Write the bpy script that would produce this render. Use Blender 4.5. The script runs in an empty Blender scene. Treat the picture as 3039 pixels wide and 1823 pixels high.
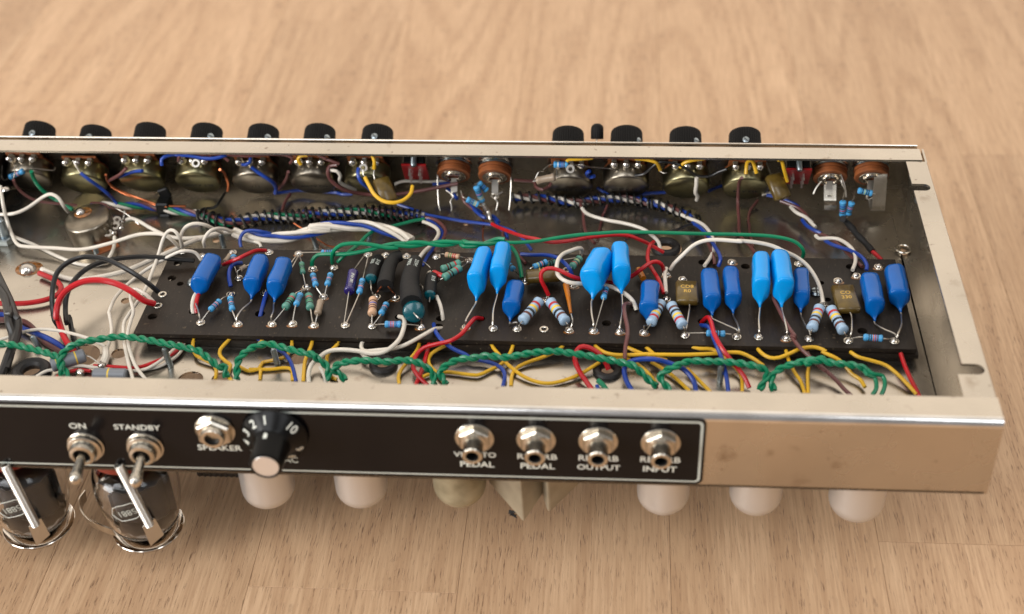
import bpy, math, random
from mathutils import Vector as V, Matrix as Mx, geometry
random.seed(7)
R = math.radians
S = .001          # everything below is drawn in millimetres
FZ = 115.0        # floor lies this far under the chassis rim (rim = drawing height 0)
sc = bpy.context.scene
col = sc.collection

# ---------------------------------------------------------------- camera
CP = V((-152.574, -413.056, 383.425)); CA, CB, CC = .6722633, -.0934066, -.0397135; CF = 4180.34
_f = V((math.sin(CB)*math.cos(CA), math.cos(CB)*math.cos(CA), -math.sin(CA)))
_r0 = V((math.cos(CB), -math.sin(CB), 0)); _u0 = _r0.cross(_f)
_r = _r0*math.cos(CC)+_u0*math.sin(CC); _u = -_r0*math.sin(CC)+_u0*math.cos(CC)
cam = bpy.data.cameras.new('camera'); camo = bpy.data.objects.new('camera', cam); col.objects.link(camo)
m = Mx((( _r.x, _u.x, -_f.x, 0), (_r.y, _u.y, -_f.y, 0), (_r.z, _u.z, -_f.z, 0), (0, 0, 0, 1)))
m.translation = V((CP.x, CP.y, CP.z+FZ))*S
camo.matrix_world = m
cam.sensor_width = 36; cam.lens = CF/3039*36; cam.clip_start = .01; cam.clip_end = 60
cam.dof.use_dof = True; cam.dof.focus_distance = .676; cam.dof.aperture_fstop = 6.3
sc.camera = camo

# ---------------------------------------------------------------- light
w = bpy.data.worlds.new('World'); sc.world = w; w.use_nodes = True
nt = w.node_tree; nt.nodes.clear()
o_ = nt.nodes.new('ShaderNodeOutputWorld'); bg = nt.nodes.new('ShaderNodeBackground')
# a plain room: a light cream wall side away from the camera, dimmer towards the viewer
tcw = nt.nodes.new('ShaderNodeTexCoord'); sx = nt.nodes.new('ShaderNodeSeparateXYZ'); mr = nt.nodes.new('ShaderNodeMapRange')
mr.interpolation_type = 'SMOOTHSTEP'; mr.inputs[1].default_value = -.4; mr.inputs[2].default_value = .7
wm = nt.nodes.new('ShaderNodeMix'); wm.data_type = 'RGBA'; wm.inputs[6].default_value = (.34, .32, .31, 1); wm.inputs[7].default_value = (1.50, 1.33, 1.15, 1)
nt.links.new(tcw.outputs['Generated'], sx.inputs[0]); nt.links.new(sx.outputs[1], mr.inputs[0]); nt.links.new(mr.outputs[0], wm.inputs[0])
nt.links.new(wm.outputs[2], bg.inputs[0]); bg.inputs[1].default_value = 1.0
nt.links.new(bg.outputs[0], o_.inputs[0])
def lamp(name, loc, tgt, sx, sy, power, colr):
    l = bpy.data.lights.new(name, 'AREA'); l.shape = 'RECTANGLE'; l.size = sx; l.size_y = sy
    l.energy = power; l.color = colr
    o = bpy.data.objects.new(name, l); col.objects.link(o); o.location = loc
    o.rotation_euler = (V(tgt)-V(loc)).to_track_quat('-Z', 'Y').to_euler(); return o
lamp('window_light', (-2.1, -1.2, .75), (-.2, .05, .05), 1.0, 1.3, 56, (1, .98, .96))
lamp('window_light_front', (-1.0, -1.0, 1.8), (-.35, .0, 0), 1.15, 1.3, 21, (.95, .97, 1))
lamp('window_light_side', (.66, -1.0, 1.8), (-.1, .0, 0), .45, 1.2, 7, (.93, .96, 1))
sc.view_settings.view_transform = 'Standard'; sc.view_settings.look = 'None'
sc.view_settings.exposure = 0; sc.view_settings.gamma = 1
sc.cycles.max_bounces = 8; sc.cycles.caustics_reflective = False; sc.cycles.caustics_refractive = False

# ---------------------------------------------------------------- photo pixel -> point of a known plane
def at(px, py, z=None, y=None):
    d = _f+_r*((px-1519.5)/CF)-_u*((py-911.5)/CF)
    t = (z-CP.z)/d.z if z is not None else (y-CP.y)/d.y
    return CP+d*t
K = dict(T0=(0, 340, 4.638), T1=(480, 340, 4.638), T2=(960, 340, 4.638), T3=(1440, 340, 4.638), T4=(1900, 340, 4.638), T5=(2300, 340, 4.638),
         L1=(0, 560, 3.711), L2=(0, 900, 3.711), M1=(500, 600, 4.788), M2=(900, 600, 4.788), M3=(1300, 620, 4.788), M4=(1700, 620, 4.788),
         M5=(2150, 640, 4.01), D1=(350, 850, 4.01), D2=(850, 850, 4.01), D3=(1350, 850, 4.01), D4=(1850, 850, 4.01), D5=(2400, 880, 3.711),
         F1=(0, 1160, 2.968), F2=(500, 1180, 3.711), F3=(1200, 1180, 3.711), F4=(1750, 1180, 3.711), F5=(2389, 1180, 3.711), N1=(2480, 450, 4.24))
DZ = -38.6        # chassis deck
ZB = -30.6        # top of the eyelet board
BZ = -24.0        # the same board in the height scale of the tables below (see hz)
def hz(z, c):
    """heights in the tables: -38.6 deck, -24 board top, above that millimetres above the board"""
    if c[0] in 'FN' or z < -60: return z
    if z <= -24: return DZ+(z-DZ)*(ZB-DZ)/(BZ-DZ)
    if c[0] == 'T': return z if z > -12 else -12+(z+12)*(-12-ZB)/12
    return z+ZB-BZ
def P(c, u, v, z=None, y=None):
    a, b, s = K[c]; return at(a+u/s, b+v/s, None if z is None else hz(z, c), y)
def proj(p):
    d = V(p)-CP; k = CF/d.dot(_f); return 1519.5+k*d.dot(_r), 911.5-k*d.dot(_u)

# ---------------------------------------------------------------- materials
def lin(c):
    return tuple(((x/255)/12.92 if x/255 <= .04045 else ((x/255+.055)/1.055)**2.4) for x in c)+(1,)
MAT = {}
def mat(name, c, rough=.5, metal=0., noise=0, nscale=200, c2=None, bump=0, bscale=300, coat=0, spec=.5, **kw):
    if name in MAT: return MAT[name]
    m = bpy.data.materials.new(name); m.use_nodes = True; t = m.node_tree; b = t.nodes['Principled BSDF']
    b.inputs['Base Color'].default_value = lin(c); b.inputs['Roughness'].default_value = rough
    b.inputs['Metallic'].default_value = metal; b.inputs['Coat Weight'].default_value = coat
    b.inputs['Specular IOR Level'].default_value = spec
    for k, v_ in kw.items(): b.inputs[k.replace('_', ' ')].default_value = v_
    if noise or bump:
        tc = t.nodes.new('ShaderNodeTexCoord')
        if noise:
            n = t.nodes.new('ShaderNodeTexNoise'); n.inputs['Scale'].default_value = nscale; n.inputs['Detail'].default_value = 4
            t.links.new(tc.outputs['Object'], n.inputs['Vector'])
            r = t.nodes.new('ShaderNodeMapRange'); r.inputs[1].default_value = .35; r.inputs[2].default_value = .65
            r.inputs[3].default_value = 0; r.inputs[4].default_value = noise
            mx = t.nodes.new('ShaderNodeMix'); mx.data_type = 'RGBA'
            mx.inputs[6].default_value = lin(c); mx.inputs[7].default_value = lin(c2 or tuple(x*.6 for x in c))
            t.links.new(n.outputs[0], r.inputs[0]); t.links.new(r.outputs[0], mx.inputs[0]); t.links.new(mx.outputs[2], b.inputs['Base Color'])
        if bump:
            n2 = t.nodes.new('ShaderNodeTexNoise'); n2.inputs['Scale'].default_value = bscale
            t.links.new(tc.outputs['Object'], n2.inputs['Vector'])
            bp = t.nodes.new('ShaderNodeBump'); bp.inputs['Strength'].default_value = bump; bp.inputs['Distance'].default_value = .0003
            t.links.new(n2.outputs[0], bp.inputs['Height']); t.links.new(bp.outputs[0], b.inputs['Normal'])
    MAT[name] = m; return m

def steel_material(name, c, rough, dirt=.5):
    m = bpy.data.materials.new(name); m.use_nodes = True; t = m.node_tree; L = t.links; b = t.nodes['Principled BSDF']
    N = t.nodes.new; tc = N('ShaderNodeTexCoord')
    def noise(scale, det, lo, hi, a=0., z=1., dist=0):
        n = N('ShaderNodeTexNoise'); n.inputs['Scale'].default_value = scale; n.inputs['Detail'].default_value = det
        n.inputs['Distortion'].default_value = dist
        L.new(tc.outputs['Object'], n.inputs['Vector']); r = N('ShaderNodeMapRange')
        for i, q in zip((1, 2, 3, 4), (lo, hi, a, z)): r.inputs[i].default_value = q
        L.new(n.outputs[0], r.inputs[0]); return r.outputs[0]
    def mix(f, A, B):
        x = N('ShaderNodeMix'); x.data_type = 'RGBA'
        for i, q in ((6, A), (7, B)):
            if isinstance(q, tuple): x.inputs[i].default_value = q
            else: L.new(q, x.inputs[i])
        L.new(f, x.inputs[0]); return x.outputs[2]
    a = mix(noise(18, 5, .35, .7, 0, .6), lin(c), lin(tuple(x*.86 for x in c)))
    a = mix(noise(260, 3, .67, .74, 0, dirt), a, lin((92, 70, 50)))           # rust freckles
    a = mix(noise(75, 6, .64, .76, 0, dirt), a, lin((120, 98, 76)))           # scuffs
    L.new(a, b.inputs['Base Color']); b.inputs['Metallic'].default_value = .96
    r = noise(40, 4, .3, .7, rough*.8, rough*1.25); L.new(r, b.inputs['Roughness'])
    MAT[name] = m; return m
def board_material():
    m = bpy.data.materials.new('board'); m.use_nodes = True; t = m.node_tree; L = t.links; b = t.nodes['Principled BSDF']; N = t.nodes.new; tc = N('ShaderNodeTexCoord')
    def layer(col_, scale, det, lo, hi, amt, c2, vec=(1, 1, 1)):
        mp = N('ShaderNodeMapping'); mp.inputs['Scale'].default_value = vec; L.new(tc.outputs['Object'], mp.inputs[0])
        n = N('ShaderNodeTexNoise'); n.inputs['Scale'].default_value = scale; n.inputs['Detail'].default_value = det; L.new(mp.outputs[0], n.inputs['Vector'])
        r = N('ShaderNodeMapRange'); r.inputs[1].default_value = lo; r.inputs[2].default_value = hi; r.inputs[4].default_value = amt; L.new(n.outputs[0], r.inputs[0])
        x = N('ShaderNodeMix'); x.data_type = 'RGBA'; x.inputs[7].default_value = lin(c2)
        if isinstance(col_, tuple): x.inputs[6].default_value = col_
        else: L.new(col_, x.inputs[6])
        L.new(r.outputs[0], x.inputs[0]); return x.outputs[2], r.outputs[0]
    c, _ = layer(lin((24, 18, 13)), 14, 5, .4, .7, 1, (40, 31, 23)); c, _ = layer(c, 60, 5, .5, .75, .8, (12, 10, 9))
    c, _ = layer(c, 900, 2, .68, .74, .7, (120, 104, 84)); c, _ = layer(c, 240, 3, .70, .74, .8, (92, 78, 60)); c, g_ = layer(c, 900, 3, .3, .7, .3, (50, 42, 34), (1, .12, 1))
    L.new(c, b.inputs['Base Color']); _, rr = layer(c, 20, 4, .35, .65, 1, (0, 0, 0)); mr_ = N('ShaderNodeMapRange'); L.new(rr, mr_.inputs[0]); mr_.inputs[3].default_value = .32; mr_.inputs[4].default_value = .6; L.new(mr_.outputs[0], b.inputs['Roughness'])
    b.inputs['Specular IOR Level'].default_value = .28
    bp = N('ShaderNodeBump'); bp.inputs['Strength'].default_value = .4; bp.inputs['Distance'].default_value = .0003; L.new(g_, bp.inputs['Height']); L.new(bp.outputs[0], b.inputs['Normal']); MAT['board'] = m
board_material()
steel_material('plated_steel', (192, 184, 171), .25)
mat('chrome', (215, 208, 198), .12, 1)
mat('worn_bend', (225, 224, 222), .15, 1, noise=.4, nscale=60, c2=(176, 174, 170), bump=.15, bscale=90)
mat('nickel', (200, 193, 180), .24, 1, noise=.3, nscale=250)
mat('tin', (196, 191, 182), .32, 1)
mat('solder', (200, 195, 188), .2, 1, bump=.6, bscale=700)
mat('flux', (150, 92, 30), .15, 0, noise=.8, nscale=500, c2=(60, 35, 12), coat=.5)
mat('zinc', (150, 160, 165), .3, 1)
mat('brass', (156, 147, 112), .3, 1, noise=.8, nscale=120, c2=(118, 116, 90))
mat('pewter', (150, 142, 128), .3, 1, noise=.8, nscale=130, c2=(112, 104, 92))
mat('copper', (205, 120, 80), .3, 1)
mat('phenolic', (168, 96, 50), .55, noise=.7, nscale=150, c2=(122, 68, 36), bump=.3)
mat('black_plastic', (12, 12, 12), .45, bump=.2, spec=.3)
mat('knob_black', (11, 10, 10), .6, spec=.2)
mat('heatshrink', (26, 25, 25), .6, bump=.6, bscale=500, spec=.3)
mat('rubber', (24, 22, 22), .5)
mat('red_board', (150, 22, 24), .35, coat=.3)
mat('cap_bright', (0, 146, 220), .2, noise=.25, nscale=120, c2=(0, 122, 206), bump=.25, bscale=160, spec=.38)
mat('cap_dark', (0, 90, 166), .2, noise=.35, nscale=120, c2=(0, 72, 148), bump=.3, bscale=150, spec=.34)
mat('mica_brown', (98, 78, 30), .3, noise=.8, nscale=300, c2=(70, 54, 20), bump=.4, coat=.2)
mat('gold_print', (200, 160, 70), .5)
mat('silver_print', (180, 186, 178), .45)
mat('white_print', (215, 218, 208), .5)
mat('black_print', (28, 26, 24), .6)
mat('plate_black', (15, 13, 14), .16, 0, spec=.2)
mat('res_blue', (70, 150, 200), .3); mat('res_pale', (150, 175, 198), .35); mat('res_green', (84, 140, 124), .4)
mat('res_teal', (0, 78, 88), .25, coat=.3); mat('res_tan', (200, 160, 128), .4); mat('res_grey', (122, 126, 132), .4); mat('res_glass', (150, 132, 112), .25, bump=.4)
mat('purple', (38, 26, 92), .25, coat=.4)
for n, c in dict(white=(222, 213, 198), green=(0, 124, 84), red=(186, 18, 28), blue=(24, 62, 150), yellow=(226, 176, 40), brown=(104, 62, 58), black=(22, 22, 22), grey=(44, 42, 40), orange=(190, 110, 20)).items():
    mat('insul_'+n, c, .32, noise=.25, nscale=90, bump=.12, bscale=150)
BAND = dict(k=(16, 16, 16), b=(86, 40, 26), r=(176, 30, 36), o=(200, 90, 40), y=(226, 190, 60), g=(60, 120, 60), u=(30, 60, 150), v=(90, 60, 130), w=(210, 210, 205), l=(170, 180, 110))
for n, c in BAND.items(): mat('band_'+n, c, .4)
mat('shield_alu', (212, 211, 209), .3, .74, bump=.15, bscale=500)
mat('shield_old', (176, 168, 142), .5, .55, noise=.9, nscale=70, c2=(124, 116, 92), bump=.4)
mat('beige_metal', (166, 156, 134), .42, .4, noise=.5, nscale=60, bump=.2)
mat('knob_skirt', (6, 6, 6), .3, spec=.2)
mat('silver_disc', (226, 224, 222), .35, .8)
mat('tube_base', (120, 40, 26), .35)
mat('anode', (70, 73, 77), .6, 0)
mat('getter', (150, 150, 150), .15, 1)
mat('mica_sheet', (205, 200, 192), .35)
g = mat('glass', (255, 255, 255), .02, Transmission_Weight=1.0); g.node_tree.nodes['Principled BSDF'].inputs['IOR'].default_value = 1.42

# ---------------------------------------------------------------- mesh builder
class MB:
    def __init__(s): s.v = []; s.f = []; s.m = []; s.mats = []
    def mi(s, name):
        if name not in s.mats: s.mats.append(name)
        return s.mats.index(name)
    def add(s, vs, fs, m):
        k = len(s.v); i = s.mi(m); s.v += [V(p) for p in vs]
        for f in fs: s.f.append([k+q for q in f]); s.m.append(i)
        return s
    def box(s, c, d, m, b=.3, M=None):
        b = min(b, min(d)*.4); hx, hy, hz = [q/2 for q in d]; vs = []; fs = []
        for sx in (-1, 1):
            for sy in (-1, 1):
                for sz in (-1, 1):
                    for k in range(3):
                        h = [hx, hy, hz]; q = [h[j]-(b if j != k else 0) for j in range(3)]
                        vs.append(V((sx*q[0], sy*q[1], sz*q[2])))
        def I(sx, sy, sz, k): return ((sx > 0)*4+(sy > 0)*2+(sz > 0))*3+k
        o = (-1, 1)
        for a in o:
            fs.append([I(a, -1, -1, 0), I(a, 1, -1, 0), I(a, 1, 1, 0), I(a, -1, 1, 0)])
            fs.append([I(-1, a, -1, 1), I(1, a, -1, 1), I(1, a, 1, 1), I(-1, a, 1, 1)])
            fs.append([I(-1, -1, a, 2), I(1, -1, a, 2), I(1, 1, a, 2), I(-1, 1, a, 2)])
            for c_ in o:
                fs.append([I(a, c_, -1, 0), I(a, c_, 1, 0), I(a, c_, 1, 1), I(a, c_, -1, 1)])
                fs.append([I(a, -1, c_, 0), I(a, 1, c_, 0), I(a, 1, c_, 2), I(a, -1, c_, 2)])
                fs.append([I(-1, a, c_, 1), I(1, a, c_, 1), I(1, a, c_, 2), I(-1, a, c_, 2)])
                for e in o: fs.append([I(a, c_, e, 0), I(a, c_, e, 1), I(a, c_, e, 2)])
        c = V(c); vs = [(M @ v_ if M else v_)+c for v_ in vs]
        # outward faces
        out = []
        for f in fs:
            p = [vs[i] for i in f]; n = (p[1]-p[0]).cross(p[2]-p[0]); g_ = sum(p, V())/len(p)-c
            out.append(f if n.dot(g_) >= 0 else f[::-1])
        return s.add(vs, out, m)
    def lathe(s, prof, m, c=(0, 0, 0), ax=(0, 0, 1), n=24, rib=0, ribs=0, ref=None, mats=None, ell=1.0):
        """prof = (radius, height along ax); mats = one material per span"""
        ax = V(ax).normalized(); x, y = frame(ax, ref); c = V(c); k0 = len(s.v)
        for j, (r, h) in enumerate(prof):
            for i in range(n):
                a = 2*math.pi*i/n; rr = r*(1-(rib if (ribs and i % 2) else 0))
                s.v.append(c+ax*h+x*(rr*math.cos(a))+y*(rr*math.sin(a)*ell))
        for j in range(len(prof)-1):
            mi = s.mi(mats[j] if mats else m)
            for i in range(n):
                a, b = k0+j*n+i, k0+j*n+(i+1) % n
                s.f.append([a, b, b+n, a+n]); s.m.append(mi)
        for j, rev in ((0, True), (len(prof)-1, False)):
            if prof[j][0] > 1e-6:
                f = [k0+j*n+i for i in range(n)]; s.f.append(f[::-1] if rev else f); s.m.append(s.mi((mats[0] if rev else mats[-1]) if mats else m))
        return s
    def ring(s, ro, ri, h, m, c, ax=(0, 0, 1), n=24, b=.2):
        ax = V(ax).normalized(); x, y = frame(ax); c = V(c); k0 = len(s.v)
        pr = [(ri, 0), (ro-b, 0), (ro, b), (ro, h-b), (ro-b, h), (ri+b, h), (ri, h-b)]
        for r, q in pr:
            for i in range(n):
                a = 2*math.pi*i/n; s.v.append(c+ax*q+x*(r*math.cos(a))+y*(r*math.sin(a)))
        mi = s.mi(m); L_ = len(pr)
        for j in range(L_):
            for i in range(n):
                a, b_ = k0+j*n+i, k0+j*n+(i+1) % n; q = k0+((j+1) % L_)*n
                s.f.append([a, b_, q+(i+1) % n, q+i]); s.m.append(mi)
        return s
    def tube(s, pts, r, m, n=8, res=None, close=True):
        pts = [V(p) for p in pts]
        rr = r if callable(r) else (lambda t: r)
        fr = para(pts); k0 = len(s.v); N_ = len(pts); mi = s.mi(m)
        for j, (p, (x, y)) in enumerate(zip(pts, fr)):
            q = rr(j/(N_-1))
            for i in range(n):
                a = 2*math.pi*i/n; s.v.append(p+x*(q*math.cos(a))+y*(q*math.sin(a)))
        for j in range(N_-1):
            for i in range(n):
                a, b = k0+j*n+i, k0+j*n+(i+1) % n; s.f.append([a, b, b+n, a+n]); s.m.append(mi)
        if close:
            s.f.append([k0+i for i in range(n)][::-1]); s.m.append(mi)
            s.f.append([k0+(N_-1)*n+i for i in range(n)]); s.m.append(mi)
        return s
    def plate(s, outer, holes, h, m, M=None, n=20, top=None):
        """flat sheet, outline in the local xy plane, from height -h to 0, with round or polygonal holes"""
        loops = [[V((p[0], p[1], 0)) for p in outer]]
        if sum(a[0]*b[1]-b[0]*a[1] for a, b in zip(outer, outer[1:]+outer[:1])) < 0: loops[0].reverse()
        for hl in holes:
            if len(hl) == 3 and not hasattr(hl[0], '__len__'):
                cx, cy, r = hl; loops.append([V((cx+r*math.cos(-2*math.pi*i/n), cy+r*math.sin(-2*math.pi*i/n), 0)) for i in range(n)])
        tris = geometry.tessellate_polygon(loops); flat = [p for l in loops for p in l]; N_ = len(flat)
        vs = [p.copy() for p in flat]+[p-V((0, 0, h)) for p in flat]; fs = []
        for t in tris:
            a, b, c = [flat[i] for i in t]
            t = list(t) if (b-a).cross(c-a).z > 0 else list(t)[::-1]
            fs.append(t); fs.append([i+N_ for i in t][::-1])
        k = 0
        for l in loops:
            for i in range(len(l)):
                a, b = k+i, k+(i+1) % len(l); fs.append([a, a+N_, b+N_, b])
            k += len(l)
        if M: vs = [M @ v_ for v_ in vs]
        return s.add(vs, fs, m)
def frame(ax, ref=None):
    ax = V(ax).normalized(); ref = V(ref) if ref else (V((0, 0, 1)) if abs(ax.z) < .9 else V((1, 0, 0)))
    y = ax.cross(ref).normalized(); x = y.cross(ax).normalized(); return x, ax.cross(x)
def para(pts):
    out = []; x = None
    for i, p in enumerate(pts):
        t = (pts[min(i+1, len(pts)-1)]-pts[max(i-1, 0)])
        t = t.normalized() if t.length > 1e-9 else V((0, 0, 1))
        if x is None: x, y = frame(t)
        else:
            x = (x-t*x.dot(t)); x = x.normalized() if x.length > 1e-6 else frame(t)[0]
        out.append((x, t.cross(x)))
    return out
def smooth(pts, step=1.6):
    """Catmull-Rom through the points, then evenly resampled"""
    pts = [V(p) for p in pts]
    if len(pts) < 3: pts = [pts[0], (pts[0]+pts[-1])/2, pts[-1]]
    q = [pts[0]*2-pts[1]]+pts+[pts[-1]*2-pts[-2]]; out = []
    for i in range(1, len(q)-2):
        a, b, c, d = q[i-1:i+3]; L_ = (c-b).length; k = max(2, int(L_/step))
        for j in range(k):
            t = j/k; out.append(.5*((2*b)+(c-a)*t+(2*a-5*b+4*c-d)*t*t+(3*b-a-3*c+d)*t**3))
    out.append(pts[-1]); return out
def basis(c, ax, ref=None):
    ax = V(ax).normalized(); x, y = frame(ax, ref)
    M = Mx(((x.x, y.x, ax.x, c[0]), (x.y, y.y, ax.y, c[1]), (x.z, y.z, ax.z, c[2]), (0, 0, 0, 1))); return M

# ---------------------------------------------------------------- objects
def toW(p): return V((p[0]*S, p[1]*S, (p[2]+FZ)*S))
def empty(name, c, label=None, cat=None, group=None):
    o = bpy.data.objects.new(name, None); col.objects.link(o); o.location = toW(c); o.empty_display_size = .01
    tag(o, label, cat, group); return o
def tag(o, label=None, cat=None, group=None, kind=None):
    for k, v_ in (('label', label), ('category', cat), ('group', group), ('kind', kind)):
        if v_: o[k] = v_
    return o
def origin(o):
    p = V((0, 0, 0))
    while o: p += o.location; o = o.parent
    return p
def build(name, mb, parent=None, label=None, sharp=35, flat=False):
    pw = origin(parent) if parent else V((0, 0, 0))
    mn = V([min(v_[i] for v_ in mb.v) for i in range(3)]); mx = V([max(v_[i] for v_ in mb.v) for i in range(3)])
    c = toW((mn+mx)/2)
    me = bpy.data.meshes.new(name); me.from_pydata([toW(v_)-c for v_ in mb.v], [], mb.f)
    for q in mb.mats: me.materials.append(MAT[q])
    me.polygons.foreach_set('material_index', mb.m)
    if not flat:
        me.polygons.foreach_set('use_smooth', [True]*len(me.polygons))
        me.set_sharp_from_angle(angle=R(sharp))
    me.update()
    o = bpy.data.objects.new(name, me); col.objects.link(o); o.parent = parent; o.location = c-pw
    if label: o['label'] = label
    return o

amp = empty('amplifier_chassis', (-300, 100, DZ), 'open valve amplifier chassis lying on the wooden floor with its wiring exposed', 'amplifier')
A = amp

def text(s, size, M, m, parent, name='lettering', ext=.02, sp=1.0):
    cu = bpy.data.curves.new('t', 'FONT'); cu.body = s; cu.size = size; cu.align_x = 'CENTER'; cu.align_y = 'CENTER'
    cu.extrude = ext; cu.resolution_u = 3; cu.space_character = sp; cu.offset = size*.012
    o = bpy.data.objects.new('t', cu); me = bpy.data.meshes.new_from_object(o)
    mb = MB(); mb.add([M @ v_.co for v_ in me.vertices], [list(p.vertices) for p in me.polygons], m)
    bpy.data.objects.remove(o); return build(name, mb, parent, flat=True)

# ================================================================ floor
def wood():
    m = bpy.data.materials.new('oak'); m.use_nodes = True; t = m.node_tree; L = t.links; N = t.nodes.new
    b = t.nodes['Principled BSDF']; g_ = N('ShaderNodeNewGeometry'); oi = N('ShaderNodeObjectInfo')
    def math_(op, a, b_=None, c_=None):
        x = N('ShaderNodeMath'); x.operation = op
        for i, q in enumerate((a, b_, c_)):
            if q is None: continue
            if isinstance(q, (int, float)): x.inputs[i].default_value = q
            else: L.new(q, x.inputs[i])
        return x.outputs[0]
    rnd = oi.outputs['Random']
    off = N('ShaderNodeCombineXYZ'); L.new(math_('MULTIPLY', rnd, 7.3), off.inputs[0]); L.new(math_('MULTIPLY', rnd, 31.7), off.inputs[1])
    pos = N('ShaderNodeVectorMath'); L.new(g_.outputs['Position'], pos.inputs[0]); L.new(off.outputs[0], pos.inputs[1])
    def scaled(x, y, z=1):
        s = N('ShaderNodeVectorMath'); s.operation = 'MULTIPLY'; L.new(pos.outputs[0], s.inputs[0]); s.inputs[1].default_value = (x, y, z); return s.outputs[0]
    def noise(vec, scale, det=3, dist=0, rough=.5):
        n = N('ShaderNodeTexNoise'); n.inputs['Scale'].default_value = scale; n.inputs['Detail'].default_value = det
        n.inputs['Distortion'].default_value = dist; n.inputs['Roughness'].default_value = rough; L.new(vec, n.inputs['Vector']); return n.outputs[0]
    def ramp(v_, lo, hi, a=0, z=1):
        r = N('ShaderNodeMapRange'); L.new(v_, r.inputs[0])
        for i, q in zip((1, 2, 3, 4), (lo, hi, a, z)): r.inputs[i].default_value = q
        return r.outputs[0]
    def mix(f, A_, B_):
        x = N('ShaderNodeMix'); x.data_type = 'RGBA'
        for i, q in ((6, A_), (7, B_)):
            if isinstance(q, tuple): x.inputs[i].default_value = q
            else: L.new(q, x.inputs[i])
        L.new(f, x.inputs[0]); return x.outputs[2]
    # growth rings: contour bands of a stretched noise give cathedral figure
    fld = noise(scaled(10, 1.0), 1.0, 2, .15)
    rings = math_('SINE', math_('MULTIPLY', fld, 95)); rg = ramp(rings, -.2, 1)
    fine = ramp(noise(scaled(820, 30), 1, 3), .36, .66)
    pores = ramp(noise(scaled(1350, 105), 1, 2, 0, .6), .57, .69)
    pore2 = math_('MULTIPLY', pores, ramp(rings, -.7, .7, .35, 1))
    broad = ramp(noise(scaled(24, 2.5), 1, 3), .3, .7)
    c = mix(broad, lin((210, 175, 139)), lin((196, 160, 124)))
    c = mix(math_('MULTIPLY', rg, .36), c, lin((172, 134, 100)))
    c = mix(math_('MULTIPLY', fine, .5), c, lin((160, 123, 91)))
    c = mix(math_('MULTIPLY', pore2, .6), c, lin((92, 62, 40)))
    hs = N('ShaderNodeHueSaturation'); L.new(c, hs.inputs['Color']); L.new(ramp(rnd, 0, 1, .93, 1.06), hs.inputs['Value']); L.new(hs.outputs[0], b.inputs['Base Color'])
    b.inputs['Roughness'].default_value = .48; b.inputs['Specular IOR Level'].default_value = .35
    bp = N('ShaderNodeBump'); bp.inputs['Strength'].default_value = .5; bp.inputs['Distance'].default_value = .0006
    L.new(math_('SUBTRACT', 1, pore2), bp.inputs['Height']); L.new(bp.outputs[0], b.inputs['Normal'])
    MAT['oak'] = m
wood(); mat('seam', (58, 40, 26), .9)
sub = MB().box((-200, 300, -FZ-16), (9000, 9000, 8), 'seam', 0); floor = build('floor', sub, None, flat=True); tag(floor, kind='structure')
rf = random.Random(5)
W_ = 96.5; bx = -125.0
joints = {0: [2-3000], }
def plank(x0, x1, y0, y1):
    g_ = .15; mb = MB().box(((x0+x1)/2, (y0+y1)/2, -FZ-6), (x1-x0-g_, y1-y0-g_, 12+rf.uniform(-.06, .0)), 'oak', .1)
    build('plank', mb, floor, flat=True)
fixed = {-2: [2.0], -1: [760.], 0: [640.], 1: [41.0, 700.], 2: [376.0], 3: [41., 505.], -3: [560.], -4: [250., 900], -5: [-100, 430.]}
for k in range(-16, 18):
    x0 = bx+W_*k; cuts = fixed.get(k, [rf.uniform(-100, 500)])
    ys = [-1500]+([cuts[0]-rf.uniform(600, 900)] if cuts[0] > -600 else [])+cuts+[cuts[-1]+rf.uniform(450, 1000), 2900]
    for a, b in zip(ys, ys[1:]):
        if b-a > 20: plank(x0, x0+W_, a, b)

# ================================================================ chassis pan
XL = -760.0; TH = 1.2; SLP = math.tan(R(30)); YB = 201.0
def gx(px, py, y=0): return at(px, py, y=y)
dh = []   # deck holes (x, y, r)
for c, u, v_, r in (('L2', 1310, 555, 3.6), ('L2', 350, 760, 8), ('L2', 900, 580, 8.5), ('D2', 135, 862, 4), ('D3', 1820, 1000, 5.5), ('D2', 1155, 930, 5.5), ('D1', 1240, 1105, 5), ('D1', 860, 1115, 6),
                    ('M4', 1320, 560, 8), ('N1', 850, 1260, 2.6), ('L1', 1890, 670, 4), ('M1', 680, 545, 2), ('M2', 2310, 312, 1.3), ('L1', 1385, 1235, 2.4)):
    p = P(c, u, v_, DZ); dh.append((p.x, p.y, r))
for x in (-49.6, -105, -160, -278, -338, -392): dh.append((x, 24, 8))
YD = YB-DZ*SLP
mb = MB().plate([(XL, .0), (-1.3, 0), (-1.3, YD), (XL, YD)], dh, TH, 'plated_steel', Mx.Translation((0, 0, DZ))); build('deck', mb, A, sharp=30)
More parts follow.
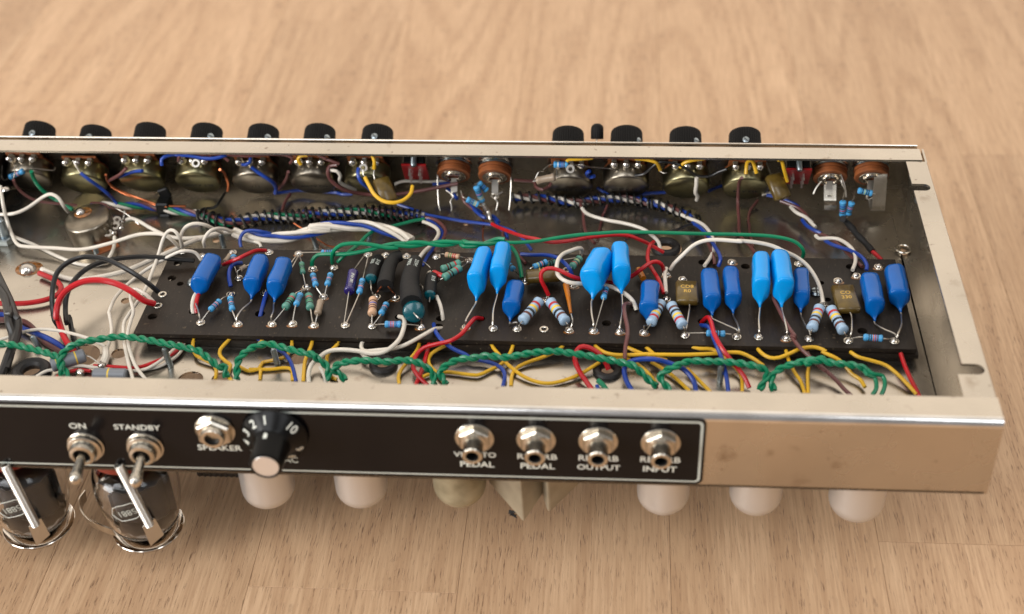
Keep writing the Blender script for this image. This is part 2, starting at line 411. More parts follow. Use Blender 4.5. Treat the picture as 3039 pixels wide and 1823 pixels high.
def sheet(profile, x0, x1, th, m, polish=()):
    """folded sheet: profile of (y,z) points of the outer skin, thickened inwards"""
    pts = [V((0, a, b)) for a, b in profile]; n = len(pts); off = []
    for i in range(n):
        t = (pts[min(i+1, n-1)]-pts[max(i-1, 0)]).normalized(); off.append(pts[i]+V((0, -t.z, t.y))*th)
    vs = [V((x0, p.y, p.z)) for p in pts]+[V((x1, p.y, p.z)) for p in pts]+[V((x0, p.y, p.z)) for p in off]+[V((x1, p.y, p.z)) for p in off]; fs = []
    for i in range(n-1):
        fs += [[i, i+n, i+1+n, i+1], [2*n+i, 2*n+i+1, 3*n+i+1, 3*n+i]]
        fs += [[i, i+1, 2*n+i+1, 2*n+i], [n+i, 3*n+i, 3*n+i+1, n+i+1]]
    fs += [[0, 2*n, 3*n, n], [n-1, 2*n-1, 4*n-1, 3*n-1]]
    mb = MB().add(vs, fs, m)
    for k_ in polish: mb.m[4*k_] = mb.mi('worn_bend')
    return mb
def arc(cy, cz, r, a0, a1, n=8): return [(cy+r*math.cos(R(a0+(a1-a0)*i/n)), cz+r*math.sin(R(a0+(a1-a0)*i/n))) for i in range(n+1)]
# front wall with its folded flange
prof = [(14.5, 0)]+arc(3.2, -3.2, 3.2, 90, 180, 8)+[(0, DZ-TH)]
build('front_wall', sheet(prof, XL, -.0, TH, 'plated_steel', range(1, 9)), A, sharp=25)
prof = [(189, 0)]+arc(YB-2.2, -2.2, 2.2, 90, -60+30+0, 8)[:8]+[(YB+SLP*2.5, -4.2), (YD+.2, DZ-TH)]
build('faceplate_edge', MB().box((XL/2-1.4, YB+1.7, -1.0), (-XL-2.4, .9, 2.2), 'chrome', .15), A); build('rear_wall', sheet(prof[::-1], XL, -2.2, TH, 'plated_steel'), A, sharp=25)
# end wall and its flange with two keyhole notches
def notch(y, r=3.4, x=-10.5):
    return [(x, y-r)]+[(-5.2+r*math.sin(R(a)), y-r*math.cos(R(a))) for a in range(0, 181, 20)]+[(x, y+r)]
yn1 = P('D5', 1820, 935, 0).y; yn2 = P('T5', 1980, 1000, 0).y
outl = [(-1.2, 13.9), (-13.3, 14.7)]+[(-13.3, yn1-3.4)]+notch(yn1, 3.3)+[]
outl += notch(yn2, 2.9)+[(-10.5, 187.6), (-1.2, 187.6)]
mb = MB().plate(outl, [], TH, 'plated_steel', Mx.Translation((0, 0, -.05)))
# rounded bend of the end wall
vs = []; fs = []; pr = arc(-1.2-.0, -1.25, 1.2, 90, 0, 5)+[(0, DZ-TH)]
for x, z in pr: vs += [V((x, 13.9, z)), V((x, 187.6+(0 if z > -3 else -z*SLP), z))]
for i in range(len(pr)-1): fs.append([2*i, 2*i+2, 2*i+3, 2*i+1])
n0 = len(vs); vs += [V((-2.5, 1.3, DZ)), V((-2.5, 1.3, -TH-.06)), V((-2.5, YB-.8, -TH-.06)), V((-2.5, YD-.8, DZ))]; fs.append([n0, n0+1, n0+2, n0+3])
mb.add(vs, fs, 'plated_steel')
mb.box((-.6, 187.6+6, -2.1), (1.1, 12, 3.8), 'plated_steel', .1)
build('end_wall', mb, A, sharp=30)
tab = MB().plate([(-1.4, 30), (-11, 30), (-11, 199.5), (-1.4, 199.5)], [(P('N1', 850, 1245, DZ+1.3).x, P('N1', 850, 1245, DZ+1.3).y, 2.6)], 0.5, 'plated_steel', Mx.Translation((0, 0, DZ+.55)))
build('welded_tab', tab, A)
p = P('N1', 850, 1235, DZ+1.3); build('tubular_rivet', MB().ring(4.2, 2.6, 1.0, 'nickel', p+V((0, 0, .1)), b=.4), A)
p = at(2680, 555, y=190); build('side_bolt', MB().lathe([(0, 0), (2.6, .1), (2.6, 2.2), (1.6, 3)], 'zinc', V((-1.3, 183, -19)), (-1, 0, 0), 6), A)

# ================================================================ rear control panel: pots, jacks, slide switches
def wall(x, z, d=TH+.2):
    """point on the inside of the sloping wall and its inward axis"""
    n = V((0, -math.cos(R(30)), -math.sin(R(30)))); y = YB-z*SLP
    return V((x, y, z))+n*d, n
UPV = V((0, -math.sin(R(30)), math.cos(R(30))))      # up along the sloping wall
def pot(cx_px, cy_px, style, knob_px=None, screw=None, lugs=3, txt=None):
    # centre of the can's face sits 12.5 mm off the wall
    n = V((0, -math.cos(R(30)), -math.sin(R(30))))
    z = -17.0
    for _ in range(20):
        c = V((0, YB-z*SLP, z))+n*13.2
        q = at(cx_px, cy_px, y=c.y); z += (q.z-c.z)*.6
    c = V((q.x, YB-z*SLP, z)); b = c+n*(TH+.2)
    can = MB().lathe([(11.9, 3.4), (12.0, 3.6), (12.0, 11.6), (11.6, 12.4), (10.9, 12.8), (0, 12.8)], style, b, n, 40)
    o = build('potentiometer', can, A)
    build('wafer', MB().lathe([(11.2, 1.9), (11.4, 2.0), (11.4, 3.3), (11.2, 3.4)], 'phenolic', b, n, 32).box(b+n*2.6+UPV*9.5, (19, 7, 1.4), 'phenolic', .3, basis((0, 0, 0), n, UPV).to_3x3() @ Mx.Rotation(R(90), 3, 'Z')), o)
    build('bushing', MB().lathe([(6, 0), (6, .8), (5, .8), (5, 2.0)], 'nickel', b, n, 24), o)
    for k in (-1, 0, 1):
        lx = b+V((k*6.2, 0, 0)); L_ = MB()
        p0 = lx+n*3.5+UPV*10.2; p1 = lx+n*3.7+UPV*13.0; p2 = lx+n*6.6+UPV*13.6
        L_.box((p0+p1)/2, (2.6, 3.6, .5), 'tin', .1, basis((0, 0, 0), n, UPV).to_3x3() @ Mx.Rotation(R(90), 3, 'Z'))
        L_.box((p1+p2)/2, (2.4, .5, 3.4), 'tin', .1, basis((0, 0, 0), n, UPV).to_3x3() @ Mx.Rotation(R(90), 3, 'Z'))
        L_.lathe([(0, -1.3), (1.4, -1.0), (2.1, 0), (1.8, .9), (.9, 1.6), (0, 1.7)], 'solder', p2+n*.2, n, 12)
        build('lug', L_, o)
    # knob outside: along the outward normal and up
    if knob_px:
        ka = -n; kx = c.x
        for _ in range(8): kx += (knob_px-proj(V((kx, c.y, c.z))+ka*9)[0])/5.2
        kb = V((kx, c.y, c.z))+ka*1.6
        prof = [(9.1, 0), (9.1, .6), (9.0, .8), (8.3, 16.0), (7.9, 16.9), (7.0, 17.2), (0, 17.2)]
        build('knob', MB().lathe([(8.7, 0)]+[(r*1.0, h) for r, h in prof[1:]], 'knob_black', kb, ka, 84, rib=.045, ribs=1), o)
        if screw is not None:
            a = R(screw); rad = (V((1, 0, 0))*math.sin(a)+UPV*math.cos(a)).normalized()
            s0 = kb+ka*8.6+rad*8.35
            mbs = MB().lathe([(0, 0), (1.7, 0), (1.7, .6), (1.55, .7)], 'zinc', s0, rad, 14)
            mbs.lathe([(2.0, -.5), (2.0, .22), (1.75, .3)], 'black_plastic', s0, rad, 14)
            X_, Y_ = frame(rad)
            mbs.box(s0+rad*.72, (2.6, .45, .1), 'black_print', .02, Mx((X_, Y_, rad)).transposed() @ Mx.Rotation(R(40), 3, 'Z'))
            build('set_screw', mbs, o)
    if txt:
        Mt = basis(b+n*12.86-UPV*2+V((0, 0, 0)), n, UPV) @ Mx.Rotation(R(90), 4, 'Z')
        text(txt, 3.4, Mt, 'black_print', o, 'stamped_code')
    return o, b, n
potdef = [(86, 533, 'pewter', 112, 0, ''), (250, 544, 'brass', 279, 0, ''), (422, 538, 'brass', 441, None, ''), (588, 540, 'brass', 610, 32, 'BLT A250K'), (757, 543, 'pewter', 778, 32, '117'),
          (930, 543, 'pewter', 946, 40, '402 A250K'), (1090, 545, 'brass', 1118, 0, ''), (1690, 553, 'pewter', 1685, None, '402 A250K'), (1857, 552, 'pewter', 1859, 48, '9L1 A250K'), (2036, 556, 'brass', 2034, 38, ''), (2213, 558, 'brass', 2211, -2, '4E5 A1M')]
pots = [pot(*d[:5], txt=d[5]) for d in potdef]
# small ribbed push cap between two knobs
q = at(1771, 400, y=YB+22); kb = V((q.x, YB+19.5, -1.5)); ka = V((0, math.cos(R(30)), math.sin(R(30))))
sw = build('push_cap', MB().lathe([(3.3, 0), (3.35, .3), (3.3, 5.6), (2.9, 6.9), (1.5, 8.0), (0, 8.2)], 'knob_black', at(1772, 413, y=YB+20), V((0, .5, .87)), 40, rib=.06, ribs=1), A)
build('stem', MB().tube([at(1771, 414, y=YB+20), V((q.x, YB+12, -19))], .35, 'tin'), sw)

def jack(c, u, v_, kind):
    n = V((0, -math.cos(R(30)), -math.sin(R(30)))); z = -17.
    for _ in range(20):
        cc = V((0, YB-z*SLP, z))+n*9; a, b_, s_ = K[c]; q = at(a+u/s_, b_+v_/s_, y=cc.y); z += (q.z-cc.z)*.6
    b = V((q.x, YB-z*SLP, z))+n*(TH+.1)
    mb = MB()
    for h0, h1, r in ((1.9, 3.6, 8.9), (3.75, 5.2, 8.6), (5.35, 6.9, 8.8)):
        mb.lathe([(r-.2, h0), (r, h0+.2), (r, h1-.2), (r-.2, h1)], 'phenolic', b, n, 14)
    o = build('jack', mb, A)
    build('lock_washer', MB().ring(9.7, 5, .9, 'chrome', b, n).ring(9.0, 5, .8, 'zinc', b+n*.95, n), o)
    build('sleeve', MB().ring(4.9, 2.6, 1.6, 'chrome', b+n*7, n, b=.5).ring(6.6, 3.2, .7, 'nickel', b+n*6.9, n), o)
    X = V((1, 0, 0))
    if kind == 'wire':
        s_ = -1 if c == 'T2' else 1
        pts = [b+n*5+X*(s_*8.2)+UPV*1, b+n*10+X*(s_*8.6)-UPV*3, b+n*22+X*(s_*7.5)-UPV*9, b+n*25.5+X*(s_*4)-UPV*10.5, b+n*22.5+X*(s_*1)-UPV*9, b+n*18.5+X*(s_*1.6)-UPV*7, b+n*16+X*(s_*.2)-UPV*5.6, b+n*13+X*(s_*4)-UPV*5]
        build('contact_spring', MB().tube(smooth(pts, .8), .42, 'tin'), o)
    elif kind == 'fold':
        Bm = MB(); pts = [b+n*7.6-UPV*3.5+X*.5, b+n*12-UPV*5+X*.5, b+n*17-UPV*6.4+X*.5, b+n*19.5-UPV*5.8+X*.5, b+n*21.5-UPV*7.2+X*.5]
        strap(Bm, pts, 6.2, .5, 'nickel'); build('contact_spring', Bm, o)
        build('contact_spring', MB().tube(smooth([b+n*7+X*-4-UPV*3, b+n*10-X*6.5-UPV*4.5, b+n*13-X*8-UPV*6], 1), .45, 'tin'), o)
        build('lug', MB().tube(smooth([b+n*4+X*5, b+n*9+X*6-UPV*1, b+n*12+X*8-UPV*3, b+n*15+X*8.6-UPV*5], 1), .5, 'tin'), o)
    else:
        Bm = MB(); pts = [b+n*6.5+UPV*4.5+X*3.8, b+n*8.5+UPV*3.8+X*3.8, b+n*15-UPV*1+X*3.8, b+n*21-UPV*5.6+X*3.8, b+n*22.2-UPV*7.4+X*3.8, b+n*19.8-UPV*8.6+X*3.2, b+n*15-UPV*7.4+X*2.6]
        strap(Bm, pts, 6.6, .5, 'nickel'); build('contact_spring', Bm, o)
    Bm = MB(); strap(Bm, [b+n*7.4-UPV*2, b+n*10-UPV*4, b+n*13.5-UPV*6], 3.4, .4, 'tin'); Bm.ring(2.2, 1, .4, 'tin', b+n*14.5-UPV*6.8, n+UPV*.3)
    build('lug', Bm, o); return o, b, n
def strap(mb, pts, wd, th, m, wx=V((1, 0, 0))):
    pts = smooth(pts, 1.0); n = len(pts); vs = []
    for i, p in enumerate(pts):
        t = (pts[min(i+1, n-1)]-pts[max(i-1, 0)]).normalized(); x = (wx-t*wx.dot(t)).normalized(); y = t.cross(x)
        for a, b in ((-1, -1), (1, -1), (1, 1), (-1, 1)): vs.append(p+x*(a*wd/2)+y*(b*th/2))
    fs = []
    for i in range(n-1):
        for k in range(4): fs.append([4*i+k, 4*i+(k+1) % 4, 4*i+4+(k+1) % 4, 4*i+4+k])
    fs += [[3, 2, 1, 0], [4*n-4, 4*n-3, 4*n-2, 4*n-1]]
    mb.add(vs, fs, m)
jk = [jack('T2', 1790, 860, 'wire'), jack('T3', 130, 880, 'wire'), jack('T5', 760, 900, 'fold'), jack('T5', 1330, 890, 'loop')]

def slide_switch(c, u):
    n = V((0, -math.cos(R(30)), -math.sin(R(30)))); x = P(c, u, 700, y=205).x; b = V((x, YB+14*SLP, -14))+n*TH
    Rm = basis((0, 0, 0), n, UPV).to_3x3() @ Mx.Rotation(R(90), 3, 'Z')
    o = build('slide_switch', MB().box(b+n*3.4, (10.5, 17, 6.5), 'black_plastic', .3, Rm), A)
    build('frame', MB().box(b+n*4+V((6, 0, 0)), (.6, 12, 8), 'nickel', .1, Rm).box(b+n*4-V((6, 0, 0)), (.6, 12, 8), 'nickel', .1, Rm), o)
    build('terminal_board', MB().box(b+n*7.6-UPV*.0, (13, 16, 1.2), 'red_board', .15, Rm), o)
    for i in (-1, 1):
        for j in range(3):
            q = b+n*8+V((i*2.6, 0, 0))+UPV*(4-j*4.4); build('pin', MB().box(q+n*2, (1.0, .5, 4.2), 'tin', .1, Rm), o)
    q = b+V((0, 0, 0))+UPV*8.8+n*.5
    build('screw', MB().lathe([(1.5, 0), (1.5, 8), (1.1, 8.6)], 'zinc', q, n, 14), o)
    scr = MB(); threads(scr, q, n, 1.5, 8, 'zinc'); build('thread', scr, o)
    return o, b, n
def threads(mb, c, ax, r, L_, m, pitch=.8):
    x, y = frame(ax); ax = V(ax).normalized(); N_ = int(L_/pitch*10)
    mb.tube([V(c)+ax*(L_*i/N_)+x*(r*math.cos(i*.6283))+y*(r*math.sin(i*.6283)) for i in range(N_+1)], .22, m, 5)
ss = [slide_switch('T2', 1275), slide_switch('T5', 310)]

# ================================================================ eyelet board
bz = [P('D1', 190, 540, BZ), P('D5', 1195, 605, BZ), P('M5', 2100, 530, BZ), at(500, 735, ZB)]
YF = .5*(bz[0].y+bz[1].y); YR = .5*(bz[2].y+bz[3].y)
XR = bz[1].x; XLb = P('D1', 190, 540, BZ).x; XLt = at(515, 735, ZB).x
bh = []
for c, u, v_, r in (('L1', 1895, 985, 2.2), ('L1', 1985, 1048, 1.7), ('L1', 1680, 1410, 2.3), ('L1', 1960, 820, 2.2), ('D1', 905, 300, 2.4), ('D1', 1690, 325, 2.4), ('D2', 1340, 365, 2), ('D2', 1830, 385, 2),
                    ('D2', 1810, 480, 2.2), ('D2', 2310, 385, 2.2), ('D3', 1805, 440, 2.2), ('D4', 940, 415, 2.2), ('M5', 250, 605, 2.2), ('M5', 1500, 610, 2.2), ('M5', 1150, 800, 1.5), ('M5', 1230, 1000, 1.5), ('M5', 1640, 1375, 2.3), ('M4', 1845, 760, 2.2)):
    p = P(c, u, v_, BZ); bh.append((p.x, p.y, r))
board = build('eyelet_board', MB().plate([(XLb, YF), (XR, YF), (XR, YR), (XLt, YR)], bh, 2.2, 'board', Mx.Translation((0, 0, ZB))), A)
build('backing_board', MB().plate([(XLb+2, YF-.4), (XR+1.2, YF-.6), (XR+1.6, YR), (XLt+6, YR)], [], 2.2, 'board', Mx.Translation((0, 0, -33.4))), A)
build('backing_board', MB().plate([(XLb+5, YF+1), (XR-1.2, YF+1), (XR-1.6, YR), (XLt+6, YR)], [], 2.4, 'board', Mx.Translation((0, 0, -36.0))), A)
def eye(c, u, v_, sol=1, r=2.25, z=ZB):
    p = P(c, u, v_, BZ+.3); o = build('eyelet', MB().ring(r, 1.1, .55, 'nickel', (p.x, p.y, z+.02), b=.25, n=18), A)
    if sol:
        a = random.uniform(0, 6); q = V((math.cos(a)*.35, math.sin(a)*.35, 0))
        build('solder', MB().lathe([(1.85, .3), (1.7, .75), (1.15, 1.25), (.5, 1.75), (0, 1.9)], 'solder', V((p.x, p.y, z))+q, (q.x*.3, q.y*.3, 1), 14, ell=random.uniform(.8, 1.1)), o)
        if random.random() < .45:
            build('flux', MB().lathe([(2.6, .06), (2.3, .14), (0, .2)], 'flux', V((p.x-q.y, p.y-1.2, z)), (0, 0, 1), 12, ell=.6), o)
    return V((p.x, p.y, z))
EY = {}
for i, (c, u, v_) in enumerate((('D1', 985, 430), ('D1', 1430, 445), ('D1', 1835, 445), ('D1', 2080, 445), ('D1', 2335, 460), ('D2', 700, 462), ('D2', 1020, 472), ('D2', 1595, 482), ('D2', 2140, 485),
    ('D3', 455, 500), ('D3', 740, 505), ('D3', 1360, 520), ('D3', 1650, 528), ('D3', 1965, 538), ('D3', 2250, 548), ('D4', 735, 582), ('D4', 1350, 600), ('D4', 1610, 602), ('D4', 1940, 618),
    ('D4', 2210, 622), ('D5', 435, 487), ('D5', 945, 490))): EY[i] = eye(c, u, v_)
eye('D3', 1060, 510, 0)
for c, u, v_, s_ in (('D1', 530, 95, 0), ('D1', 475, 225, 0), ('M1', 885, 1310, 1), ('M1', 1000, 1080, 1), ('M1', 910, 715, 1), ('M1', 1430, 715, 1), ('M1', 1850, 730, 1), ('M1', 1370, 1290, 1), ('M1', 1960, 1210, 1), ('M1', 2050, 945, 1), ('M1', 2350, 930, 1), ('M1', 2200, 1345, 1),
    ('M2', 920, 745, 1), ('M2', 1170, 755, 1), ('M2', 1470, 770, 1), ('M2', 1310, 1365, 1), ('M2', 1040, 1350, 1), ('M2', 1890, 775, 1), ('M2', 1820, 1010, 1), ('M2', 2360, 830, 1),
    ('M3', 1245, 1030, 1), ('M3', 1930, 1090, 1), ('M3', 1830, 870, 0), ('M3', 1550, 1290, 1), ('M4', 1330, 935, 1), ('M4', 1560, 1000, 1), ('M4', 2260, 755, 1), ('M4', 1330, 1290, 1), ('M5', 880, 575, 1), ('M5', 1570, 715, 1), ('M5', 1830, 610, 1), ('M5', 1350, 775, 1), ('M5', 1175, 1060, 1),
    ('L1', 2010, 690, 1), ('L1', 2230, 740, 1)): eye(c, u, v_, s_)
def screw(c, u, v_, z, h=9, ax=(0, 0, 1), head='board'):
    p = P(c, u, v_, z); mb = MB().lathe([(1.25, 0), (1.25, h), (.9, h+.6)], 'zinc', p, ax, 12); threads(mb, p, ax, 1.3, h, 'zinc', 1.0); return build('screw', mb, A)
# pan head screw on the board
p = P('M5', 1090, 920, BZ); build('screw', MB().lathe([(3.1, .05), (3.1, .7), (2.2, 1.6), (0, 1.8)], 'zinc', p, n=20).box(p+V((0, 0, 1.75)), (4.4, .7, .3), 'black_print', .05).box(p+V((0, 0, 1.76)), (.7, 4.4, .3), 'black_print', .05), A)
p = P('M1', 360, 1150, BZ); build('screw', MB().lathe([(3.3, .05), (3.1, .9), (2.2, 1.7), (0, 1.9)], 'zinc', p, n=20), A)
for a in (('L2', 1880, 700, DZ, 10, (-.15, .1, 1)), ('D1', 1900, 945, DZ, 9, (-.1, .1, 1)), ('M1', 780, 625, DZ, 7), ('M1', 2100, 630, DZ, 7, (-.2, .1, 1)), ('D4', 1150, 1130, DZ, 9), ('L1', 1065, 720, DZ, 5), ('L2', 420, 490, DZ, 6, (-.3, .2, 1)), ('M2', 930, 580, DZ, 6, (.2, .2, 1))): screw(*a)

# ================================================================ film capacitors
def cap(c, bu, bv, fu, fv, zt, wd, ht, kind, eyep, tipuv=None, roll=0, zb=None, back=None):
    Bk = P(c, bu, bv, zt); Fr = P(c, fu, fv, zt); ax = (Fr-Bk); Ln = ax.length; ax.normalize()
    side = V((-ax.y, ax.x, 0)).normalized(); up = V((0, 0, 1))
    if roll:
        q = Mx.Rotation(R(roll), 3, ax); side = q @ side; up = q @ up
    cen = lambda s_, dz=0: Bk+ax*s_-up*(ht/2)+V((0, 0, dz))
    secs = []  # (s, centre shift along up, half width, half height)
    w2, h2 = wd/2, ht/2
    for s_, sc_ in ((-.0, .35), (.3, .66), (1.0, .86), (2.2, .97), (3.5, 1)): secs.append((s_, 0, w2*sc_, h2*sc_))
    for q_ in (.3, .5, .7, .85): secs.append((Ln*q_, 0, w2*random.uniform(.955, 1.01), h2*random.uniform(.97, 1.02)))
    for s_, k, sh in ((Ln-1.0, 1, 0), (Ln-.1, .96, 0), (Ln+.35, .9, -.03), (Ln+.7, .78, -.16), (Ln+1.1, .6, -.38), (Ln+1.6, .4, -.66), (Ln+2.2, .24, -.9), (Ln+3.0, .14, -1.04), (Ln+4.0, .1, -1.12)):
        secs.append((s_, sh*h2, w2*k, h2*k))
    mb = MB(); n = 20; vs = []; fs = []; rnd = random.Random(int(bu+bv)); ph = [rnd.uniform(0, 6) for _ in range(4)]
    for s_, sh, a, b in secs:
        c0 = cen(s_)+up*sh
        for i in range(n):
            t = 2*math.pi*i/n; ex = .66
            x = math.copysign(abs(math.cos(t))**ex, math.cos(t)); y = math.copysign(abs(math.sin(t))**ex, math.sin(t))
            j = 1+.022*math.sin(2*t+s_*.45+ph[0])+.016*math.sin(3*t-s_*.8+ph[1])+.01*math.sin(s_*1.3+ph[2])
            vs.append(c0+side*(x*a*j)+up*(y*b*j))
    for j in range(len(secs)-1):
        for i in range(n): fs.append([j*n+i, j*n+(i+1) % n, (j+1)*n+(i+1) % n, (j+1)*n+i])
    fs.append(list(range(n))[::-1]); fs.append([(len(secs)-1)*n+i for i in range(n)])
    mb.add(vs, fs, kind)
    o = build('film_capacitor', mb, A, sharp=60)
    tip = cen(Ln+3.8)-up*(1.12*h2)
    E_ = EY[eyep] if isinstance(eyep, int) else V(eyep)
    pts = [tip-ax*.8, tip+ax*1.6+V((0, 0, -.6)), (tip+ax*3+E_)/2+V((0, 0, 2.2))+side*random.uniform(-.8, .8), E_+V((0, 0, 4)), E_+V((0, 0, .6))]
    build('lead', MB().tube(smooth(pts, 1), .42, 'tin', 7), o)
    bk = back or (Bk-ax*4+V((0, 0, -ht)))
    bk = V((bk.x, min(bk.y, YR-2), ZB+.4))
    build('lead', MB().tube(smooth([cen(.4)-up*(h2*.5), cen(-2)-up*h2, (cen(-3)+bk)/2, bk], 1), .42, 'tin', 7), o)
    return o
cap('M1', 655, 700, 450, 1070, -12, 9.2, 9.5, 'cap_dark', 0, roll=-14)
cap('M1', 1310, 705, 1160, 1070, -12, 8.4, 9.5, 'cap_dark', 1)
cap('M1', 1640, 740, 1490, 1110, -12, 8.4, 9.5, 'cap_dark', 2)
cap('M3', 650, 490, 505, 900, -5, 8.0, 13, 'cap_bright', 8, roll=6)
cap('M3', 930, 420, 840, 800, -4, 8.2, 13, 'cap_bright', 9)
cap('M3', 1110, 970, 1030, 1300, -14, 8.4, 9, 'cap_dark', 10)
cap('M4', 400, 500, 215, 850, -3, 10.6, 13.5, 'cap_bright', 12, roll=14)
cap('M4', 665, 420, 695, 785, -3, 8.8, 13.5, 'cap_bright', 13)
cap('M4', 1110, 970, 1080, 1320, -14, 8.8, 9, 'cap_dark', 14)
cap('M4', 1940, 805, 1990, 1210, -13, 8.4, 9, 'cap_dark', 16)
cap('M4', 2240, 775, 2290, 1180, -13, 8.0, 9, 'cap_dark', EY[16]+V((.8, 0, 0)))
cap('M5', 445, 385, 450, 745, -4, 8.4, 13, 'cap_bright', 17)
cap('M5', 675, 365, 735, 745, -4, 9.2, 13, 'cap_bright', 18, roll=-5)
cap('M5', 920, 585, 930, 895, -13, 7.6, 9, 'cap_dark', 19)
cap('M5', 1735, 640, 1810, 985, -13, 9.0, 9.5, 'cap_dark', 21)
cap('M5', 2015, 545, 2085, 880, -13, 9.8, 9.5, 'cap_dark', EY[21]+V((1, 0, 0)), roll=8)

# moulded brown mica capacitors
def mica(c, u, v_, z, wd, dp, th, ang, leads=(), nm='', tilt=0, label=None):
    p = P(c, u, v_, z); Rm = Mx.Rotation(R(ang), 3, 'Z') @ Mx.Rotation(R(tilt), 3, 'X')
    o = build('mica_capacitor', MB().box(p-V((0, 0, th/2)), (wd, dp, th), 'mica_brown', .9, Rm), A, sharp=50)
    if nm:
        for k, l in enumerate(nm.split('|')):
            M = Mx.Translation(p+Rm @ V((0, 2.4-3.4*k, .06))) @ Rm.to_4x4() @ Mx.Rotation(R(180 if 'r' in l[:0] else 0), 4, 'Z')
            text(l, 3.2, M, 'gold_print', o, 'stamped_code')
    for L_ in leads: build('lead', MB().tube(smooth(L_, 1), .38, 'tin', 7), o)
    return o
p = P('M4', 1625, 1150, -17); mica('M4', 1625, 1150, -17, 10.4, 15.5, 4, 0, [[p+V((.8, -7, -2.5)), p+V((1, -9.6, -3)), EY[15]+V((.6, 1.5, 5)), EY[15]+V((0, 0, .5))], [p+V((0, 7, -2.5)), p+V((0, 10, -3)), P('M4', 1560, 995, BZ)]], 'CD8|R0')
p = P('M5', 1450, 955, -17); mica('M5', 1450, 955, -17, 10.8, 18.5, 4, 4, [[p+V((.8, -8.6, -2.5)), p+V((1.4, -12, -3)), EY[20]+V((1.2, 1.5, 5)), EY[20]+V((.4, 0, .5))], [p+V((-1, 8, -2.5)), p+V((-1.4, 11, -3)), P('M5', 1350, 775, BZ)]], 'CO|330')
mica('M3', 1500, 900, -17, 17, 8, 4, 8, [], '110')
p = P('T4', 1900, 950, -17); mica('T4', 1900, 950, -15, 9, 14, 4, 28, [[pots[10][1]+V((9, -8, 10)), p+V((-4, 6, 3)), p+V((-3, 5, 1))]], '110 06|S T', tilt=35)
mica('T2', 840, 1000, -14, 9, 14, 4, 30, [], '110|AS', tilt=35)

# ================================================================ resistors
def resistor(c, p1, p2, r, base, bands, la=(), lb=(), zz=None, lead_m='tin', dumb=1.0, label=None):
    a = p1 if isinstance(p1, V) else P(c, *p1); b = p2 if isinstance(p2, V) else P(c, *p2); ax = (b-a); Ln = ax.length; ax.normalize(); mb = MB()
    e = min(1.8, Ln*.16)
    prof = [(0, 0), (r*.55, .05), (r*.9, e*.2), (r*1.04*dumb, e*.45), (r*1.04*dumb, e*.9), (r*.94, e*1.25)]; mats = [base]*5
    nb = len(bands); s0, s1 = e*1.25, Ln-e*1.25; bw = (s1-s0)/(nb*2.1) if nb else 0; gap = (s1-s0-nb*bw)/(nb+1) if nb else 0; s_ = s0
    for q in bands:
        s_ += gap; prof.append((r*.94, s_)); mats.append(base); s_ += bw; prof.append((r*.94, s_)); mats.append('band_'+q if q != '.' else base)
    prof.append((r*.94, s1)); mats.append(base)
    for rr, s_ in ((r*1.04*dumb, Ln-e*.9), (r*1.04*dumb, Ln-e*.45), (r*.9, Ln-e*.2), (r*.55, Ln-.05), (0, Ln)): prof.append((rr, s_)); mats.append(base)
    mb.lathe(prof, base, a, ax, 18, mats=mats); o = build('resistor', mb, A, sharp=50, label=label)
    for st, d, tgt in ((a, -ax, la), (b, ax, lb)):
        if tgt:
            tgt = list(tgt) if isinstance(tgt, (list, tuple)) else [tgt]
            pts = [st-d*.5, st+d*1.6]+[V(q) for q in tgt]; build('lead', MB().tube(smooth(pts, .8), .32, lead_m, 6), o)
    return o
Z = -20.5
def ez(c, u, v_, z=BZ+.9): return P(c, u, v_, z)
resistor('D1', (1095, 285, Z), (1215, 170, Z), 1.45, 'res_blue', 'krkok', EY[0]+V((.3, 0, 1)), ez('D1', 1330, 100))
resistor('D1', (1335, 130, Z), (1362, 285, Z), 1.45, 'res_blue', 'kkokk', ez('D1', 1345, 95), EY[1]+V((-.3, 0, 1)))
resistor('D1', (1985, 260, Z+.5), (2100, 105, Z+.5), 1.9, 'res_green', 'kkgr', EY[2]+V((.5, 0, 1)), ez('D1', 2240, 25))
resistor('D1', (2120, 225, Z+2), (2175, 90, Z+2), 1.45, 'res_blue', 'bkkkk', EY[3]+V((0, 0, 1)), ez('D1', 2240, 25))
resistor('D1', (2290, 265, Z), (2265, 100, Z), 1.9, 'res_green', 'kgkr', EY[4]+V((-.5, 0, 1)), ez('D1', 2240, 25))
resistor('D2', (370, 330, Z), (410, 175, Z), 1.7, 'res_glass', '', EY[4]+V((.6, 0, 1)), ez('D2', 430, 130))
resistor('D2', (1020, 335, Z), (1035, 145, Z), 2.1, 'res_tan', 'bbub', EY[6]+V((0, 0, 1)), ez('D2', 1060, 120))
resistor('D2', (1125, 330, Z), (1195, 205, Z), 1.5, 'res_blue', 'kkkok', EY[6]+V((.6, 0, 1)), ez('D2', 1280, 140))
resistor('D2', (1170, 452, -21), (1370, 452, -21), 1.6, 'res_blue', 'vrroku', EY[6]+V((1.5, 0, 1)), EY[7]+V((-.5, 0, 1)))
resistor('M1', (1890, 865, Z), (1910, 1015, Z), 1.35, 'res_green', 'gkkg', ez('M1', 1850, 735), ez('M1', 1950, 1210))
resistor('M1', (2050, 1025, Z), (2095, 1190, Z), 1.45, 'res_blue', 'kboub', ez('M1', 2050, 950), ez('M1', 2185, 1335))
resistor('M1', (2305, 1020, Z), (2255, 1180, Z), 1.45, 'res_blue', 'kkobk', ez('M1', 2350, 935), ez('M1', 2215, 1335))
resistor('M1', (2170, 715, -19.5), (2360, 712, -19.5), 1.35, 'res_blue', 'rkkk', ez('M1', 1870, 720), ez('M2', 600, 700))
resistor('M1', (925, 770, Z), (925, 860, Z), 1.5, 'res_blue', 'kok', ez('M1', 915, 720), ez('M1', 990, 1070))
